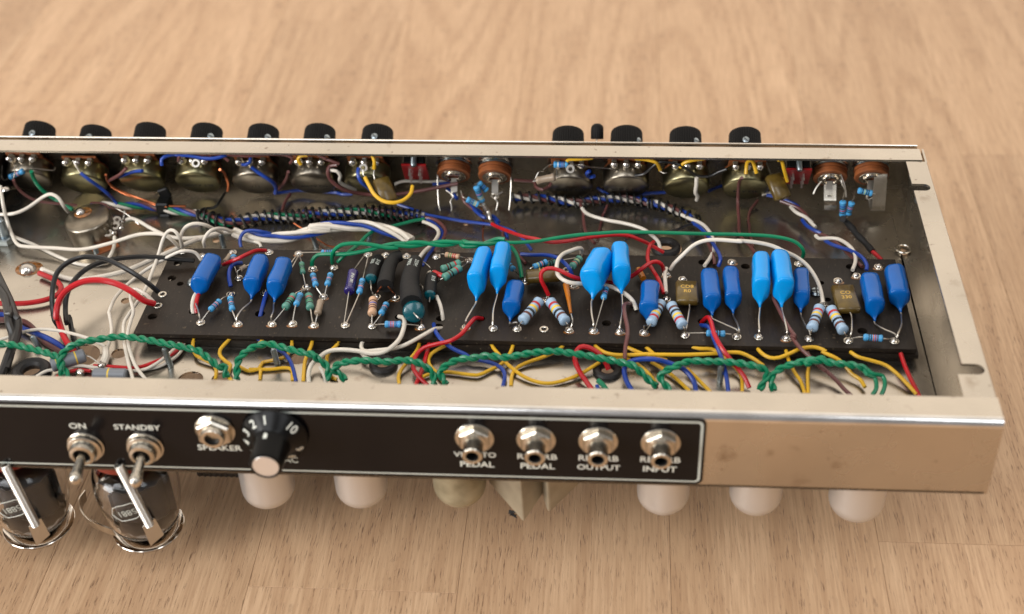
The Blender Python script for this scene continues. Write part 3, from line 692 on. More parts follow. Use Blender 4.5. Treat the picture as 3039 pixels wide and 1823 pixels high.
resistor('M1', (880, 750, Z), (800, 850, Z), 1.3, 'res_glass', '', ez('M1', 910, 715), ez('M1', 700, 980))
resistor('M1', (1100, 915, Z), (1020, 960, Z), 1.3, 'res_glass', '', ez('M1', 1200, 880), ez('M1', 985, 1060))
resistor('M2', (845, 1100, -19), (795, 1295, -19), 1.5, 'res_blue', 'kkbou', [ez('M2', 925, 760, -21)], EY[5]+V((.5, 0, 1)))
o = resistor('M2', (715, 990, -19), (650, 1280, -19), 2.6, 'purple', '', [ez('M2', 850, 780, -21)], EY[5]+V((-.5, 0, 1)), dumb=.97, label='purple can electrolytic capacitor lying beside a blue resistor'); o.name = 'electrolytic_capacitor'
pa_ = P('M2', 705, 1030, -19); pb_ = P('M2', 660, 1240, -19); dx_ = (pa_-pb_).normalized(); uz_ = V((.25, -.45, .86)); uz_ = (uz_-dx_*uz_.dot(dx_)).normalized(); yy_ = uz_.cross(dx_); cc_ = (pa_+pb_)/2+uz_*2.62
text('16V 47uF', 2.0, Mx(((dx_.x, yy_.x, uz_.x, cc_.x), (dx_.y, yy_.y, uz_.y, cc_.y), (dx_.z, yy_.z, uz_.z, cc_.z), (0, 0, 0, 1))), 'white_print', o, 'printed_code')
resistor('M2', (1960, 960, -18), (2235, 860, -18), 1.9, 'res_green', 'bk.r', [], ez('M2', 2365, 830))
resistor('M2', (1990, 1080, -16), (2240, 930, -16), 1.95, 'res_green', 'bk.r', ez('M2', 1870, 1165), ez('M2', 2370, 835))
resistor('M2', (2015, 745, -19), (2225, 780, -19), 1.35, 'res_tan', 'ggrr', ez('M2', 1900, 745), ez('M2', 2365, 820))
resistor('M3', (1355, 830, -18), (1550, 750, -18), 1.5, 'res_blue', 'lkok', ez('M3', 1215, 980), ez('M3', 1690, 665))
resistor('M3', (1490, 810, -21), (1680, 750, -21), 1.3, 'res_green', 'lkk', ez('M3', 1240, 980), ez('M3', 2000, 690))
resistor('M3', (2020, 700, -18), (1900, 830, -18), 1.9, 'res_green', 'klkr', ez('M3', 2040, 650), ez('M3', 1830, 880))
resistor('M3', (1010, 800, -20), (1070, 860, -20), 1.5, 'res_blue', 'k', (), ez('M3', 1150, 940))
resistor('D3', (800, 415, -19), (1010, 170, -19), 2.55, 'res_pale', 'bkyr', EY[10]+V((.8, 0, 1)), ez('D3', 1100, 150))
resistor('D3', (1320, 425, -19), (1130, 175, -19), 2.55, 'res_pale', 'bkyr', EY[11]+V((0, 0, 1)), ez('D3', 1100, 150))
resistor('D3', (1770, 145, -17), (1800, 20, -17), 1.4, 'res_blue', 'krk', EY[12]+V((.6, 0, 1)))
resistor('D4', (325, 445, -20), (455, 190, -20), 2.4, 'res_pale', 'rykb', EY[14]+V((.6, 0, 1)), ez('D4', 500, 180))
resistor('D4', (710, 475, -19), (565, 215, -19), 2.5, 'res_pale', 'rykb', EY[15]+V((0, 0, 1)), ez('D4', 500, 180))
resistor('D4', (985, 557, -20.5), (1215, 567, -20.5), 1.5, 'res_blue', 'krkk', EY[15]+V((1.2, 0, 1.5)), EY[16]+V((-.6, 0, 1)))
resistor('M5', (1040, 1350, -19), (1135, 1090, -19), 2.55, 'res_pale', 'bkyr', EY[19]+V((.3, 0, 1)), ez('M5', 1180, 1060))
resistor('M5', (1420, 1380, -19), (1260, 1105, -19), 2.55, 'res_pale', 'bkyr', EY[20]+V((0, 0, 1)), ez('M5', 1185, 1060))
resistor('D5', (600, 450, -20.5), (820, 465, -20.5), 1.6, 'res_blue', 'kkorb', EY[20]+V((1.2, 0, 1.5)), EY[21]+V((-.6, 0, 1)))
# resistors hanging in the air between pots and jacks
def on(c, u, v_, y): return P(c, u, v_, None, y)
def ares(c, a, b, y, r, base, bands, la, lb):
    pa = on(c, a[0], a[1], y); pb = on(c, b[0], b[1], y); k = K[c]
    za = pa.z; zb = pb.z
    return resistor(c, pa, pb, r, base, bands, la, lb)
ares('T0', (130, 870), (330, 775), 194, 1.6, 'res_blue', 'kkkok', [on('T0', 60, 910, 194), on('T0', 20, 850, 196), on('T0', 25, 700, 200)], [on('T0', 500, 745, 196), on('T0', 730, 770, 198), on('T0', 760, 730, 200)])
ares('T3', (940, 690), (1150, 690), 192, 1.7, 'res_blue', 'wuvb', [on('T3', 860, 710, 194), on('T3', 800, 760, 196)], [on('T3', 1400, 720, 195), on('T3', 1700, 745, 196), on('T3', 1830, 775, 198)])
ares('T3', (700, 915), (965, 860), 188, 2.1, 'res_glass', '', [on('T3', 690, 880, 190), on('T3', 740, 790, 192), on('T3', 800, 790, 194)], [on('T3', 990, 850, 190), on('T3', 980, 750, 194)])
ares('T2', (2100, 985), (2185, 1205), 184, 1.7, 'res_blue', 'kkrkly', [on('T2', 2090, 960, 186), on('T2', 2150, 920, 188)], [on('T2', 2230, 1270, 180)])
ares('T2', (2135, 940), (2250, 1050), 187, 1.6, 'res_blue', 'kuk', (), ())
ares('T2', (1970, 1165), (2135, 1245), 180, 1.6, 'res_blue', 'kbkly', [on('T2', 1900, 1100, 182), on('T2', 1890, 1050, 184)], [on('T2', 2200, 1250, 178)])
ares('T5', (935, 1190), (930, 1400), 182, 1.7, 'res_blue', 'ukrk', [on('T5', 950, 1100, 186), on('T5', 965, 1000, 190), on('T5', 905, 820, 196)], [on('T5', 922, 1440, 178)])
ares('T5', (1060, 1205), (1005, 1380), 182, 1.65, 'res_blue', 'brkk', [on('T5', 1085, 1160, 184), on('T5', 1100, 1050, 190)], [on('T5', 960, 1430, 178)])
ares('T5', (1140, 1045), (1340, 1090), 186, 1.6, 'res_blue', 'klkk', (), [on('T5', 1380, 1100, 186)])
for c_, u_, v_ in (('T1', 470, 672), ('T3', 1172, 750), ('T2', 548, 735)):
    q = on(c_, u_, v_, 189); build('soldering_lug', MB().ring(2.3, 1.0, .5, 'tin', q, (.1, -.8, .6), 18).box(q+V((.5, 2.2, 2.6)), (1.8, .5, 4), 'tin', .1), A)
# black sleeved parts with teal ends
def sleeve(c, pts, r0, r1, end=None, lead=None, z=-19, txt=None, at_=.35):
    q = smooth([P(c, u, v_, z) for u, v_ in pts], 1.5)
    o = build('sleeved_resistor', MB().tube(q, lambda t: (r0+(r1-r0)*t)*(1 if .02 < t < .98 else .93), 'heatshrink', 16), A)
    if txt:
        k_ = int(len(q)*at_); dd = (q[k_+1]-q[k_-1]).normalized(); up = V((0, -.5, .87)); up = (up-dd*up.dot(dd)).normalized(); rt = dd.cross(up)
        for ti, tx in enumerate(txt.split('|')):
            o3 = (up+rt*(.45*(ti*2-1))).normalized(); x3 = dd; y3 = o3.cross(x3); c3 = q[k_]+o3*((r0+(r1-r0)*at_)+.06)
            text(tx, 2.6, Mx(((x3.x, y3.x, o3.x, c3.x), (x3.y, y3.y, o3.y, c3.y), (x3.z, y3.z, o3.z, c3.z), (0, 0, 0, 1))), 'silver_print', o, 'printed_code')
    d = (q[-1]-q[-2]).normalized()
    if end: build('resistor_end', MB().lathe([(r1*.93, -.6), (r1*.95, .3), (r1*.8, 1.1), (r1*.4, 1.6), (0, 1.8)], 'res_teal', q[-1], d, 18), o)
    if lead: build('lead', MB().tube(smooth([q[-1]+d*1.4]+[V(p) for p in lead], 1), .36, 'tin', 6), o)
    return o
sleeve('M2', [(1075, 800), (1000, 960), (965, 1090)], 3.0, 3.1, 1, [P('M2', 965, 1230, -18), P('M2', 990, 1320, BZ+1)], txt='518|203', at_=.4)
sleeve('M2', [(1390, 760), (1290, 800), (1220, 930), (1185, 1080), (1165, 1190)], 2.9, 4.2, z=-17)
sleeve('M2', [(1600, 830), (1540, 1000), (1510, 1180), (1530, 1330), (1540, 1440)], 3.6, 5.3, z=-15, txt='2594|P855', at_=.2)
p_ = P('D2', 1515, 310, -17); build('resistor_end', MB().lathe([(5.2, -2.5), (5.2, -.4), (4.6, .8), (2.4, 1.8), (0, 2.1)], 'res_teal', p_, (.1, -.9, .45), 22), A)
build('lead', MB().tube(smooth([p_+V((.2, -1.6, 1)), p_+V((2.6, -4, 0)), EY[7]+V((.6, 1, 4)), EY[7]+V((.2, 0, .8))], 1), .36, 'tin', 6), A)
sleeve('M2', [(1830, 1060), (1810, 1180), (1800, 1320)], 3.1, 2.9, 1, [P('M2', 1790, 1420, -20)], z=-18, txt='818', at_=.3)
for a, b in (((1115, 1200), (1040, 1290)), ((1200, 1200), (1300, 1310))): build('copper_lead', MB().tube(smooth([P('M2', a[0], a[1], -16), P('M2', (a[0]+b[0])/2, (a[1]+b[1])/2-6, -18), P('M2', b[0], b[1], BZ+1)], 1), .4, 'copper', 6), A)
build('diode', MB().tube(smooth([P('M3', 1820, 1080, -20), P('M3', 1850, 1250, -19), P('M3', 1885, 1484, -19)], 1), lambda t: 1.6*(1-.6*t), 'insul_orange', 10), A)
build('lead', MB().tube(smooth([P('M3', 1885, 1470, -19), P('D3', 1400, 410, -20), EY[11]+V((.8, 0, 1))], 1), .3, 'tin', 6), A)
build('diode', MB().tube([P('M4', 930, 860, -20), P('M4', 1000, 990, -20)], 1.5, 'insul_orange', 10), A)
# ================================================================ wires
def path(pts):
    """[crop, (u,v,z), ...]; z may be left out and is then interpolated"""
    out = []; c = None
    for p in pts:
        if isinstance(p, str): c = p
        else: out.append([c, p[0], p[1], p[2] if len(p) > 2 else None])
    known = [i for i, p in enumerate(out) if p[3] is not None]
    for i, p in enumerate(out):
        if p[3] is None:
            a = max([k for k in known if k < i], default=None); b = min([k for k in known if k > i], default=None)
            if a is None: p[3] = out[b][3]
            elif b is None: p[3] = out[a][3]
            else: p[3] = out[a][3]+(out[b][3]-out[a][3])*(i-a)/(b-a)
    return [P(*p) for p in out]
def W(colour, r, *pts, name='wire'):
    q = pts[0] if isinstance(pts[0], list) and isinstance(pts[0][0], V) else path(list(pts))
    return build(name, MB().tube(smooth(q, 1.5), r, colour if colour in MAT else 'insul_'+colour, 9), A)
def twist(cols, r, rad, pitch, pts, ph=0, name='wire', q=None, step=.8):
    q = smooth(q or path(pts), step); fr = para(q); n = len(cols); s_ = 0; ang = []
    for i in range(len(q)):
        if i: s_ += (q[i]-q[i-1]).length
        ang.append(ph+2*math.pi*s_/pitch)
    for k, c in enumerate(cols):
        a0 = 2*math.pi*k/n; L_ = [p+x*(rad*math.cos(a+a0))+y*(rad*math.sin(a+a0)) for p, (x, y), a in zip(q, fr, ang)]
        build(name, MB().tube(L_, r if not isinstance(r, (list, tuple)) else r[k], 'insul_'+c, 8), A)
# twisted green heater pair swooping along the front
GZ = -23
segs = [
 ['L2', (-60, 445, GZ), (150, 460, GZ), (300, 490), (450, 530), (590, 575, GZ), (660, 640, -26), (710, 740, -31), (760, 820, -35)],
 ['L2', (690, 800, -33), (665, 680, -27), (690, 560, -23), (780, 475, -21), (900, 430, -20), (1050, 405), (1250, 375), (1400, 372, -20), (1600, 400), (1800, 440), (2000, 480), (2200, 530), 'D1', (1000, 800, -22), (1110, 880, -24), (1200, 965, -28), (1270, 960, -30), (1290, 1080, -35)],
 ['D1', (1415, 1110, -34), (1420, 950, -28), (1450, 850, -23), (1540, 770, -20), (1650, 715), (1790, 685, -20), (1920, 715), (2050, 750), (2200, 790), (2350, 820, -21), 'D2', (350, 850, -22), (440, 910, -25), (500, 990, -29), (495, 1120, -35)],
 ['D2', (700, 1120, -35), (640, 1040, -31), (560, 985, -27), (640, 920, -23), (800, 890, -21), (1000, 885), (1200, 900), (1400, 880), (1550, 905, -22), (1670, 970, -25), (1740, 1040, -30), (1760, 1170, -35)],
 ['D2', (1900, 1170, -35), (1850, 1080, -30), (1830, 1010, -27), (1930, 925, -23), (2060, 870, -21), (2200, 858), (2400, 828), 'D3', (600, 848), (800, 815), (1000, 785), (1200, 775, -20), (1400, 800), (1600, 830), (1800, 870), (2000, 910), (2130, 950, -23), (2210, 1020, -26), (2300, 1110, -31), (2400, 1190, -35)],
 ['D4', (560, 1240, -35), (480, 1150, -31), (440, 1080, -28), (500, 1010, -24), (640, 945, -21), (800, 895), (1000, 895), (1200, 900), (1400, 920), (1600, 960, -22), (1710, 1020, -25), (1690, 1110, -29), (1620, 1230, -35)],
 ['D4', (1790, 1240, -35), (1760, 1120, -30), (1790, 1040, -27), (1900, 965, -23), (2050, 920, -21), (2200, 885), (2380, 870), 'D5', (-30, 740), (120, 705, -20), (260, 735), (420, 750), (560, 775, -21), (640, 820, -23)]]
for i, s_ in enumerate(segs): twist(['green', 'green'], .98, .85, 9.6, s_, ph=i*1.1)
W('green', .98, 'D5', (600, 790, -22), (640, 860, -23), (720, 890), (745, 960), (740, 1030), (700, 1085, -34))
W('green', .98, 'D5', (640, 800, -22), (700, 850, -23), (810, 875), (840, 950), (830, 1020), (800, 1085, -34))
for a in ((660, 830), (640, 1075), (770, 1085)): pass
for a_ in ([(1845, 740, -21), (1780, 810, -20), (1720, 900, -20)], [(1860, 750, -21), (1800, 850, -20), (1740, 960, -20)]): W('tin', .3, 'M1', *a_, name='lead')
W('tin', .3, 'M2', (1640, 830, -21), (1720, 860, -17), (1800, 930, -16), (1835, 1000, -20), name='lead'); W('red', 1.3, 'M2', (1860, 1000, -18), (1920, 1030, -17), (1975, 1050, -17)); W('tin', .35, 'M2', (1660, 1170, -20), (1695, 1210, -19), (1700, 1270, -20), name='lead')
# harness A with black spiral lacing
hA = ['M1', (430, 185, -32), (560, 205), (650, 245), (750, 275), (850, 288), (950, 280), (1050, 268), (1200, 235), (1400, 208), (1600, 212), (1750, 203), (1900, 190), (2100, 165), 'M2', (0, 168), (150, 175), (300, 165), (500, 150), (700, 138), (900, 128), (1000, 140), (1200, 160), (1400, 185), (1600, 198), (1720, 215, -31)]
twist(['green', 'white', 'blue', 'brown'], .98, 1.38, 52, hA, ph=.5)
def lacing(pts, rad, r, pitch, name='spiral_wrap', jit=.12):
    q = smooth(path(pts), .25); fr = para(q); s_ = 0; L_ = []; rn = random.Random(3); a = 0
    for i, (p, (x, y)) in enumerate(zip(q, fr)):
        if i: a += 2*math.pi*(q[i]-q[i-1]).length/(pitch*(1+jit*math.sin(i*.021)+jit*.6*math.sin(i*.0071+1)))
        if i % 1 == 0: L_.append(p+x*(rad*math.cos(a))+y*(rad*math.sin(a)))
    return build(name, MB().tube(L_, r, 'insul_black', 6), A)
lacing(hA, 3.1, .82, 3.7)
W('black', .75, 'M1', (440, 190, -29), (470, 110, -28), (560, 90, -29), (640, 85, -30), (700, 30, -28), 'T1', (870, 1080, -27))
W('copper', .7, 'T1', (905, 1060, -26), (915, 960, -22), (880, 850, -18), (850, 790, -14), (800, 760, -10))
# harness before the spiral, held by a black clamp
q0 = ['L1', (1000, 190, -30), (1150, 182, -31), (1300, 190), (1450, 190), (1600, 190), (1750, 215, -32), (1850, 235), (2000, 255), (2200, 275, -32)]
twist(['green', 'white', 'brown', 'blue'], .95, 1.2, 26, q0, ph=2.2)
W('copper', .62, 'L1', (1230, -20, -24), (1300, 20), (1400, 70, -27), (1550, 120), (1700, 175, -27), (1850, 192), (2045, 195, -28))
p = P('L1', 1810, 180, -30); cl = build('cable_clamp', MB().box(p+V((0, 0, -1)), (7, 9, 9), 'black_plastic', .8), A)
build('clamp_tab', MB().box(p+V((.4, 3, 5.5)), (6, 2.4, 6), 'black_plastic', .6, Mx.Rotation(R(-20), 3, 'Y')), cl)
build('clamp_foot', MB().box(p+V((1, -3.5, -5)), (6, 5, 5), 'black_plastic', .8), cl)
# harness B
hB = ['T3', (370, 1140, -30), (600, 1142), (800, 1150), (1000, 1178), (1250, 1212), (1500, 1180), (1700, 1165), (1900, 1160), (2100, 1180), (2300, 1225), 'T4', (150, 1215), (300, 1255), (450, 1305), (600, 1370), (720, 1430, -30)]
twist(['white', 'blue', 'brown'], .98, 1.13, 27, hB, ph=0)
lacing(hB, 2.8, .74, 4.1)
W('black', .7, 'M4', (1780, 90, -29), (1810, 150, -29), (1720, 210, -29), (1600, 240), (1480, 300), (1350, 320), (1100, 340), (900, 370), (800, 400, -20), (760, 440, -16))
W('black', .7, 'M4', (1680, 240, -31), (1760, 150, -28), (1740, 80, -28))
qB = ['M4', (1520, 60, -29), (1660, 130, -28), (1780, 190, -27), (1900, 270, -25), (1970, 380, -22), (2020, 520, -19)]
W('white', .95, 'M4', (1520, 75, -29), (1660, 140, -28), (1780, 185, -27), (1880, 250, -25), (1950, 340, -23), (1990, 430, -22), (2005, 560, -22), (1960, 680, -22), (1870, 810, -22))
W('blue', .95, 'M4', (1700, 200, -29), (1800, 260, -27), (1880, 340, -25), (1950, 420, -22), (2020, 540, -19), (2080, 640, -18), (2100, 730, -19), (2070, 815, -22))
W('brown', .9, 'M4', (1880, 380, -26), (1930, 500, -24), (1980, 620, -22), (2010, 720, -22), (2015, 790, -23))
# left side
W('white', .95, 'L1', (-40, 287, -22), (150, 275), (300, 215, -18), (480, 90, -14), (570, 62, -12), (650, 110, -14), (700, 190, -18), (750, 255, -26))
W('white', .95, 'L1', (5, -30, -8), (35, 180, -15), (80, 360, -24), (130, 500, -29), (190, 610, -31), (300, 640, -31), (600, 655, -29), (900, 670, -26), (1200, 605, -22), (1500, 512, -17), (1700, 495, -14), (1820, 515, -14), (1900, 570, -17), (1965, 635, -22))
W('white', .95, 'L1', (-40, 460, -34), (200, 550, -35), (420, 640, -36.5), (600, 730, -37), (800, 812, -37), (950, 845, -37.5), (1080, 840, -37), (1180, 790, -35), (1250, 660, -32), (1262, 530, -28))
W('white', 1.25, 'L1', (455, 885, -34), (600, 945, -36), (800, 1000, -37), (1000, 990, -36), (1300, 930, -33), (1500, 860, -30), (1700, 770, -27), (1900, 685, -24), (2050, 610, -23), (2200, 550, -24), 'M1', (400, 540, -24), (600, 470, -24), (800, 430, -25), (950, 425, -26), (1100, 450, -27))
W('white', .9, 'L1', (2000, 640, -22), (1990, 520, -14), (2050, 420, -9), (2150, 385, -8), (2260, 400, -10), 'M1', (640, 380, -16), (760, 430, -24))
W('white', .9, 'L1', (2255, 640, -21), (2245, 570, -15), (2300, 480, -11), 'M1', (680, 378, -12), (800, 385, -16), (900, 420, -24))
W('white', .95, 'L1', (1390, 345, -24), (1450, 328, -23), (1540, 365), (1650, 430, -25), (1780, 495), (1900, 535, -26), (2050, 548), (2200, 535), (2350, 525, -26), 'M1', (560, 470, -26))
W('white', .85, 'L1', (2215, 785, -21), (2150, 705, -17), (2040, 685, -15), (1950, 705, -16), (1800, 780, -20), (1600, 900, -25), (1400, 1060, -28), (1270, 1200, -27), (1205, 1350, -26), 'L2', (1205, 120, -26), (1230, 290, -28), (1205, 430, -30), (1160, 540, -32), (1115, 650, -33))
W('white', .85, 'L1', (2012, 635, -21), (1980, 540, -12), (1915, 462, -8), (1850, 470, -9), (1795, 560, -13), (1740, 740, -19), (1660, 960, -22), (1600, 1110, -24), (1500, 1270, -26), (1410, 1400, -27), 'L2', (1365, 230, -27), (1365, 400, -28), (1410, 640, -31), (1470, 860, -35))
W('white', .85, 'L1', (1690, 1245, -22), (1600, 1160, -18), (1500, 1105, -17), (1445, 1125, -18), (1440, 1220, -20), (1470, 1350, -22), 'L2', (1445, 180, -24), (1405, 350, -26), (1430, 520, -29), (1500, 700, -32), (1620, 860, -36))
W('black', 1.25, 'L1', (2140, 792, -21), (1900, 775, -20), (1700, 757, -19), (1500, 752, -18), (1250, 780, -17), (1050, 835, -16), (900, 925, -16), (800, 1035, -17), (735, 1180, -20), (720, 1330, -24), (735, 1484, -28), 'L2', (760, 150, -31), (790, 300, -34), (830, 440, -37), (870, 540, -42))
W('black', 1.25, 'L1', (1745, 1140, -21), (1600, 1020, -14), (1400, 890, -9), (1200, 790, -7), (1050, 755, -7), (900, 757, -8), (750, 812, -9), (640, 910, -11), (590, 1040, -14), (572, 1200, -18), (580, 1330, -22), (600, 1450, -26), 'L2', (640, 250, -31), (720, 420, -36))
W('red', 1.5, 'L1', (1700, 1268, -21), (1580, 1230, -17), (1450, 1135, -12), (1300, 1055, -9), (1130, 1012, -8), (950, 1018, -8), (800, 1075, -10), (690, 1165, -13), (632, 1290, -17), (620, 1420, -21), 'L2', (632, 150, -25), (670, 270, -28), (715, 390, -31), (780, 490, -34), (840, 560, -40))
W('red', 1.35, 'L1', (430, 930, -34), (560, 985, -34), (650, 1045, -34), (675, 1110, -34), (620, 1180, -34), (480, 1232, -34), (300, 1262, -34), (100, 1270, -34), (-60, 1262, -34))
W('grey', 2.1, 'L1', (-60, 900, -18), (30, 1080, -18), (110, 1250, -19), (170, 1420, -20), 'L2', (190, 180, -21), (195, 300, -23), (160, 430, -26), (100, 560, -30), (50, 700, -35), (10, 790, -38))
W('grey', 2.0, 'L1', (-60, 1060, -16), (50, 1200, -17), (95, 1400, -18), 'L2', (95, 60, -18), (95, 200, -20), (140, 350, -24), (130, 500, -29), (70, 720, -36))
W('blue', 1.35, 'L2', (-60, 128, -33), (100, 140, -34), (240, 270, -34), (400, 335, -33), (540, 395, -32), (650, 460, -34), (740, 540, -40))
W('brown', 1.5, 'L2', (-60, 185, -35), (150, 190, -35), (290, 220, -35), (400, 320, -36), (500, 430, -36), (620, 500, -37), (720, 560, -40))
W('white', .8, 'L2', (225, 325, -30), (400, 290, -28), (560, 292, -27), (750, 325, -28), (920, 370, -30), (1050, 420, -31), (1160, 480, -32))
W('white', .8, 'L2', (-60, 420, -35), (80, 380, -34), (230, 325, -30))
W('white', .8, 'L2', (400, 810, -34), (520, 745, -33), (650, 730, -34), (850, 690, -35), (1050, 710, -36), (1300, 740, -36), (1550, 740, -35), (1700, 680, -34), (1850, 570, -33), (1950, 470, -33), (2040, 340, -34))
W('red', .85, 'L2', (1030, 690, -36), (1250, 700, -36), (1500, 710, -36), (1700, 650, -35), (1900, 560, -34), (2000, 460, -34), (2080, 340, -34))
W('white', .75, 'L2', (1560, 740, -37), (1750, 700, -37), (1900, 620, -36), (2000, 520, -35), (2050, 350, -34))
W('red', .9, 'L2', (620, 830, -36), (660, 790, -35), (850, 740, -36), (1000, 750, -36.5))
W('tin', .35, 'L2', (940, 575, -28), (990, 590, -28), (1100, 670, -31), name='lead')
# big grey power resistors near the front
q1 = P('L2', 560, 690, -30); q2 = P('L2', 940, 570, -30); ax = (q2-q1).normalized(); Ln = (q2-q1).length
build('power_resistor', MB().lathe([(0, 0), (2.6, .1), (3.3, .8), (3.3, Ln*.15), (3.3, Ln*.22), (3.3, Ln*.7), (3.3, Ln*.74), (3.3, Ln-.8), (2.6, Ln-.1), (0, Ln)], 'res_grey', q1, ax, 18, mats=['res_grey']*3+['band_y']+['res_grey']+['band_y']+['res_grey']*3), A)
q1 = P('L2', 1030, 790, -35); q2 = P('L2', 1400, 795, -35); ax = (q2-q1).normalized(); Ln = (q2-q1).length
build('power_resistor', MB().lathe([(0, 0), (2.6, .1), (3.2, .8), (3.2, Ln*.45), (3.2, Ln*.5), (3.2, Ln-.8), (2.6, Ln-.1), (0, Ln)], 'res_grey', q1, ax, 18, mats=['res_grey']*3+['band_y']+['res_grey']*3), A)
W('white', 1.6, 'L2', (1165, 500, -32), (1170, 600, -33), (1140, 680, -35))
build('solder_joint', MB().lathe([(0, -1.6), (1.6, -.8), (2, .2), (1.2, 1.4), (0, 2)], 'solder', P('L2', 1125, 690, -34), (.3, -.4, 1), 12), A)
build('solder_joint', MB().lathe([(0, -1.6), (1.8, -.8), (2.2, .2), (1.2, 1.6), (0, 2)], 'solder', P('L2', 880, 770, -35), (.3, -.4, 1), 12), A)
# upright pot on the deck
zt = -19.0; p = P('L1', 955, 310, zt); b = V((p.x, p.y, 0)); tl = V((-.1, -.05, 1)).normalized()
o = build('potentiometer', MB().lathe([(11.9, -12.3), (12, -12), (12, -1), (11.5, -.3), (10.8, 0), (0, 0)], 'pewter', p, tl, 40), A, label='upright potentiometer with a solder blob and brown flux on its can')
build('wafer', MB().lathe([(11.6, -14), (11.6, -12.6)], 'phenolic', p, tl, 32).box(p+V((9, -8, -13)), (13, 10, 1.4), 'phenolic', .3, Mx.Rotation(R(40), 3, 'Z')), o)
build('flux_stain', MB().lathe([(4.6, 0), (4.4, .12), (0, .18)], 'flux', P('L1', 915, 265, zt), tl, 20), o)
build('solder', MB().lathe([(2.6, .1), (2.3, 1.0), (1.5, 1.9), (0, 2.6)], 'solder', P('L1', 890, 265, zt), (.3, 0, 1), 16), o)
for u, v_ in ((1290, 350), (1270, 415), (1190, 490)):
    q = P('L1', u, v_, -27); build('lug', MB().ring(2.4, .9, .6, 'tin', q, (.3, -.5, 1), 14).box(q+V((-2.6, .6, -.2)), (3, 2.6, .5), 'tin', .1), o)
for u, v_ in ((1345, 370), (1335, 435), (1255, 490)): build('solder', MB().lathe([(0, -1.6), (1.3, -.8), (1.5, .2), (.9, 1.2), (0, 1.7)], 'solder', P('L1', u, v_, -26), (.2, -.4, 1), 12), o)
W('tin', .35, 'L1', (1180, 185, -22), (1280, 220, -20), (1400, 285, -22), (1530, 395, -26), name='lead')
W('tin', .5, 'L1', (1370, 245, -22), (1365, 310, -24), (1340, 380, -27), (1350, 450, -28), name='lead')
# ground solder blob on the deck
p = P('L1', 320, 880, DZ+.1); o = build('ground_joint', MB().lathe([(7.0, 0), (6.6, .25), (0, .4)], 'flux', p, (0, 0, 1), 28, ell=.86), A)
build('solder', MB().lathe([(4.4, .3), (3.9, 1.6), (2.6, 2.8), (1, 3.6), (0, 3.7)], 'solder', p+V((0, -1.4, 0)), (.25, 0, 1), 18), o)
# bolt with nut, left edge
p = P('L1', 70, 590, DZ); mb = MB().lathe([(4.2, 0), (4.6, .5), (4.6, 3.4), (3.8, 3.9), (0, 3.9)], 'zinc', p, (0, 0, 1), 6).lathe([(2.2, 3.5), (2.2, 14), (1.6, 14.8), (0, 14.8)], 'zinc', p, (0, 0, 1), 14); threads(mb, p+V((0, 0, 4)), (0, 0, 1), 2.25, 10, 'zinc', 1.1); build('bolt', mb, A)
# dark bracket at the far left behind the wires
p = P('L1', 30, 60, -26); br = build('bracket', MB().box(V((p.x-9, p.y-2, -24)), (22, 50, 20), 'black_plastic', 1), A)
build('solder', MB().lathe([(2.2, 0), (1.8, .8), (0, 1.6)], 'solder', P('T0', 80, 1030, -13), (0, 0, 1), 14), br)
# middle bundle of white and one blue wire
bun = ['M1', (950, 440, -26), (1100, 475, -25), (1250, 505), (1400, 510), (1550, 500, -24), (1700, 490), (1850, 465), (2000, 430, -22), (2150, 400), (2300, 360, -21), 'M2', (100, 390), (300, 350, -20), (500, 340), (700, 335), (850, 330), (1000, 350, -22), (1150, 395), (1300, 440, -24), (1420, 490), (1530, 560, -27)]
twist(['white', 'white', 'blue', 'white'], [1.35, 1.05, 1.0, 1.35], 1.8, 62, bun, ph=1.4)
W('blue', .9, 'M1', (1030, 640, -27), (1015, 540, -23), (1060, 440, -20), (1150, 405, -19), (1300, 415, -20), (1450, 450, -23))
W('white', .8, 'M1', (1220, 560, -26), (1290, 585, -26), (1315, 640, -28))
W('copper', .45, 'M1', (1780, 300, -32), (1850, 345, -33), (1930, 390, -34), (2050, 480, -35), 'M2', (250, 560, -35), (350, 620, -33), (430, 635, -31), (520, 635, -28))
# green pair on the board top
W('green', 1.0, 'M2', (125, 910, -23), (130, 830, -20), (200, 755, -18), (330, 740, -17), (600, 740, -16), (800, 710, -15), (1000, 665, -14), (1150, 620, -13), (1300, 590, -12), (1450, 585, -12))
W('green', 1.0, 'M2', (415, 870, -23), (410, 780, -18), (430, 700, -14), (520, 620, -12), (650, 590, -11), (850, 590, -11), (1050, 620, -12), (1200, 650, -13), (1350, 645, -13))
W('green', .95, 'M2', (490, 850, -22), (540, 800, -20), (660, 700, -18), (800, 590, -20), (880, 500, -22), (990, 420, -24), (1150, 375, -26), (1400, 310, -28), (1600, 260, -29), (1720, 245, -30))
twist(['green', 'green'], 1.0, .95, 30, ['M2', (1300, 620, -12.5), (1500, 605), (1700, 590), (1900, 590), (2100, 585), (2300, 570), 'M3', (350, 505), (500, 510), (700, 490, -12), (850, 455, -12), (950, 455)], ph=.6)
W('green', .9, 'M3', (900, 470, -13), (1100, 480, -13), (1400, 460, -12), (1700, 410, -10), (2000, 370, -9), (2394, 340, -8), 'M4', (700, 328, -8), (1100, 335, -8), (1500, 345, -8), (2000, 358, -9), 'M5', (150, 225, -9), (500, 240, -9), (750, 280, -10), (880, 340, -12), (940, 420, -15), (930, 500, -20), (905, 545, -23))
W('green', 1.0, 'M3', (1030, 530, -14), (1090, 600, -16), (1140, 720, -18), (1170, 850, -20), (1190, 980, -22))
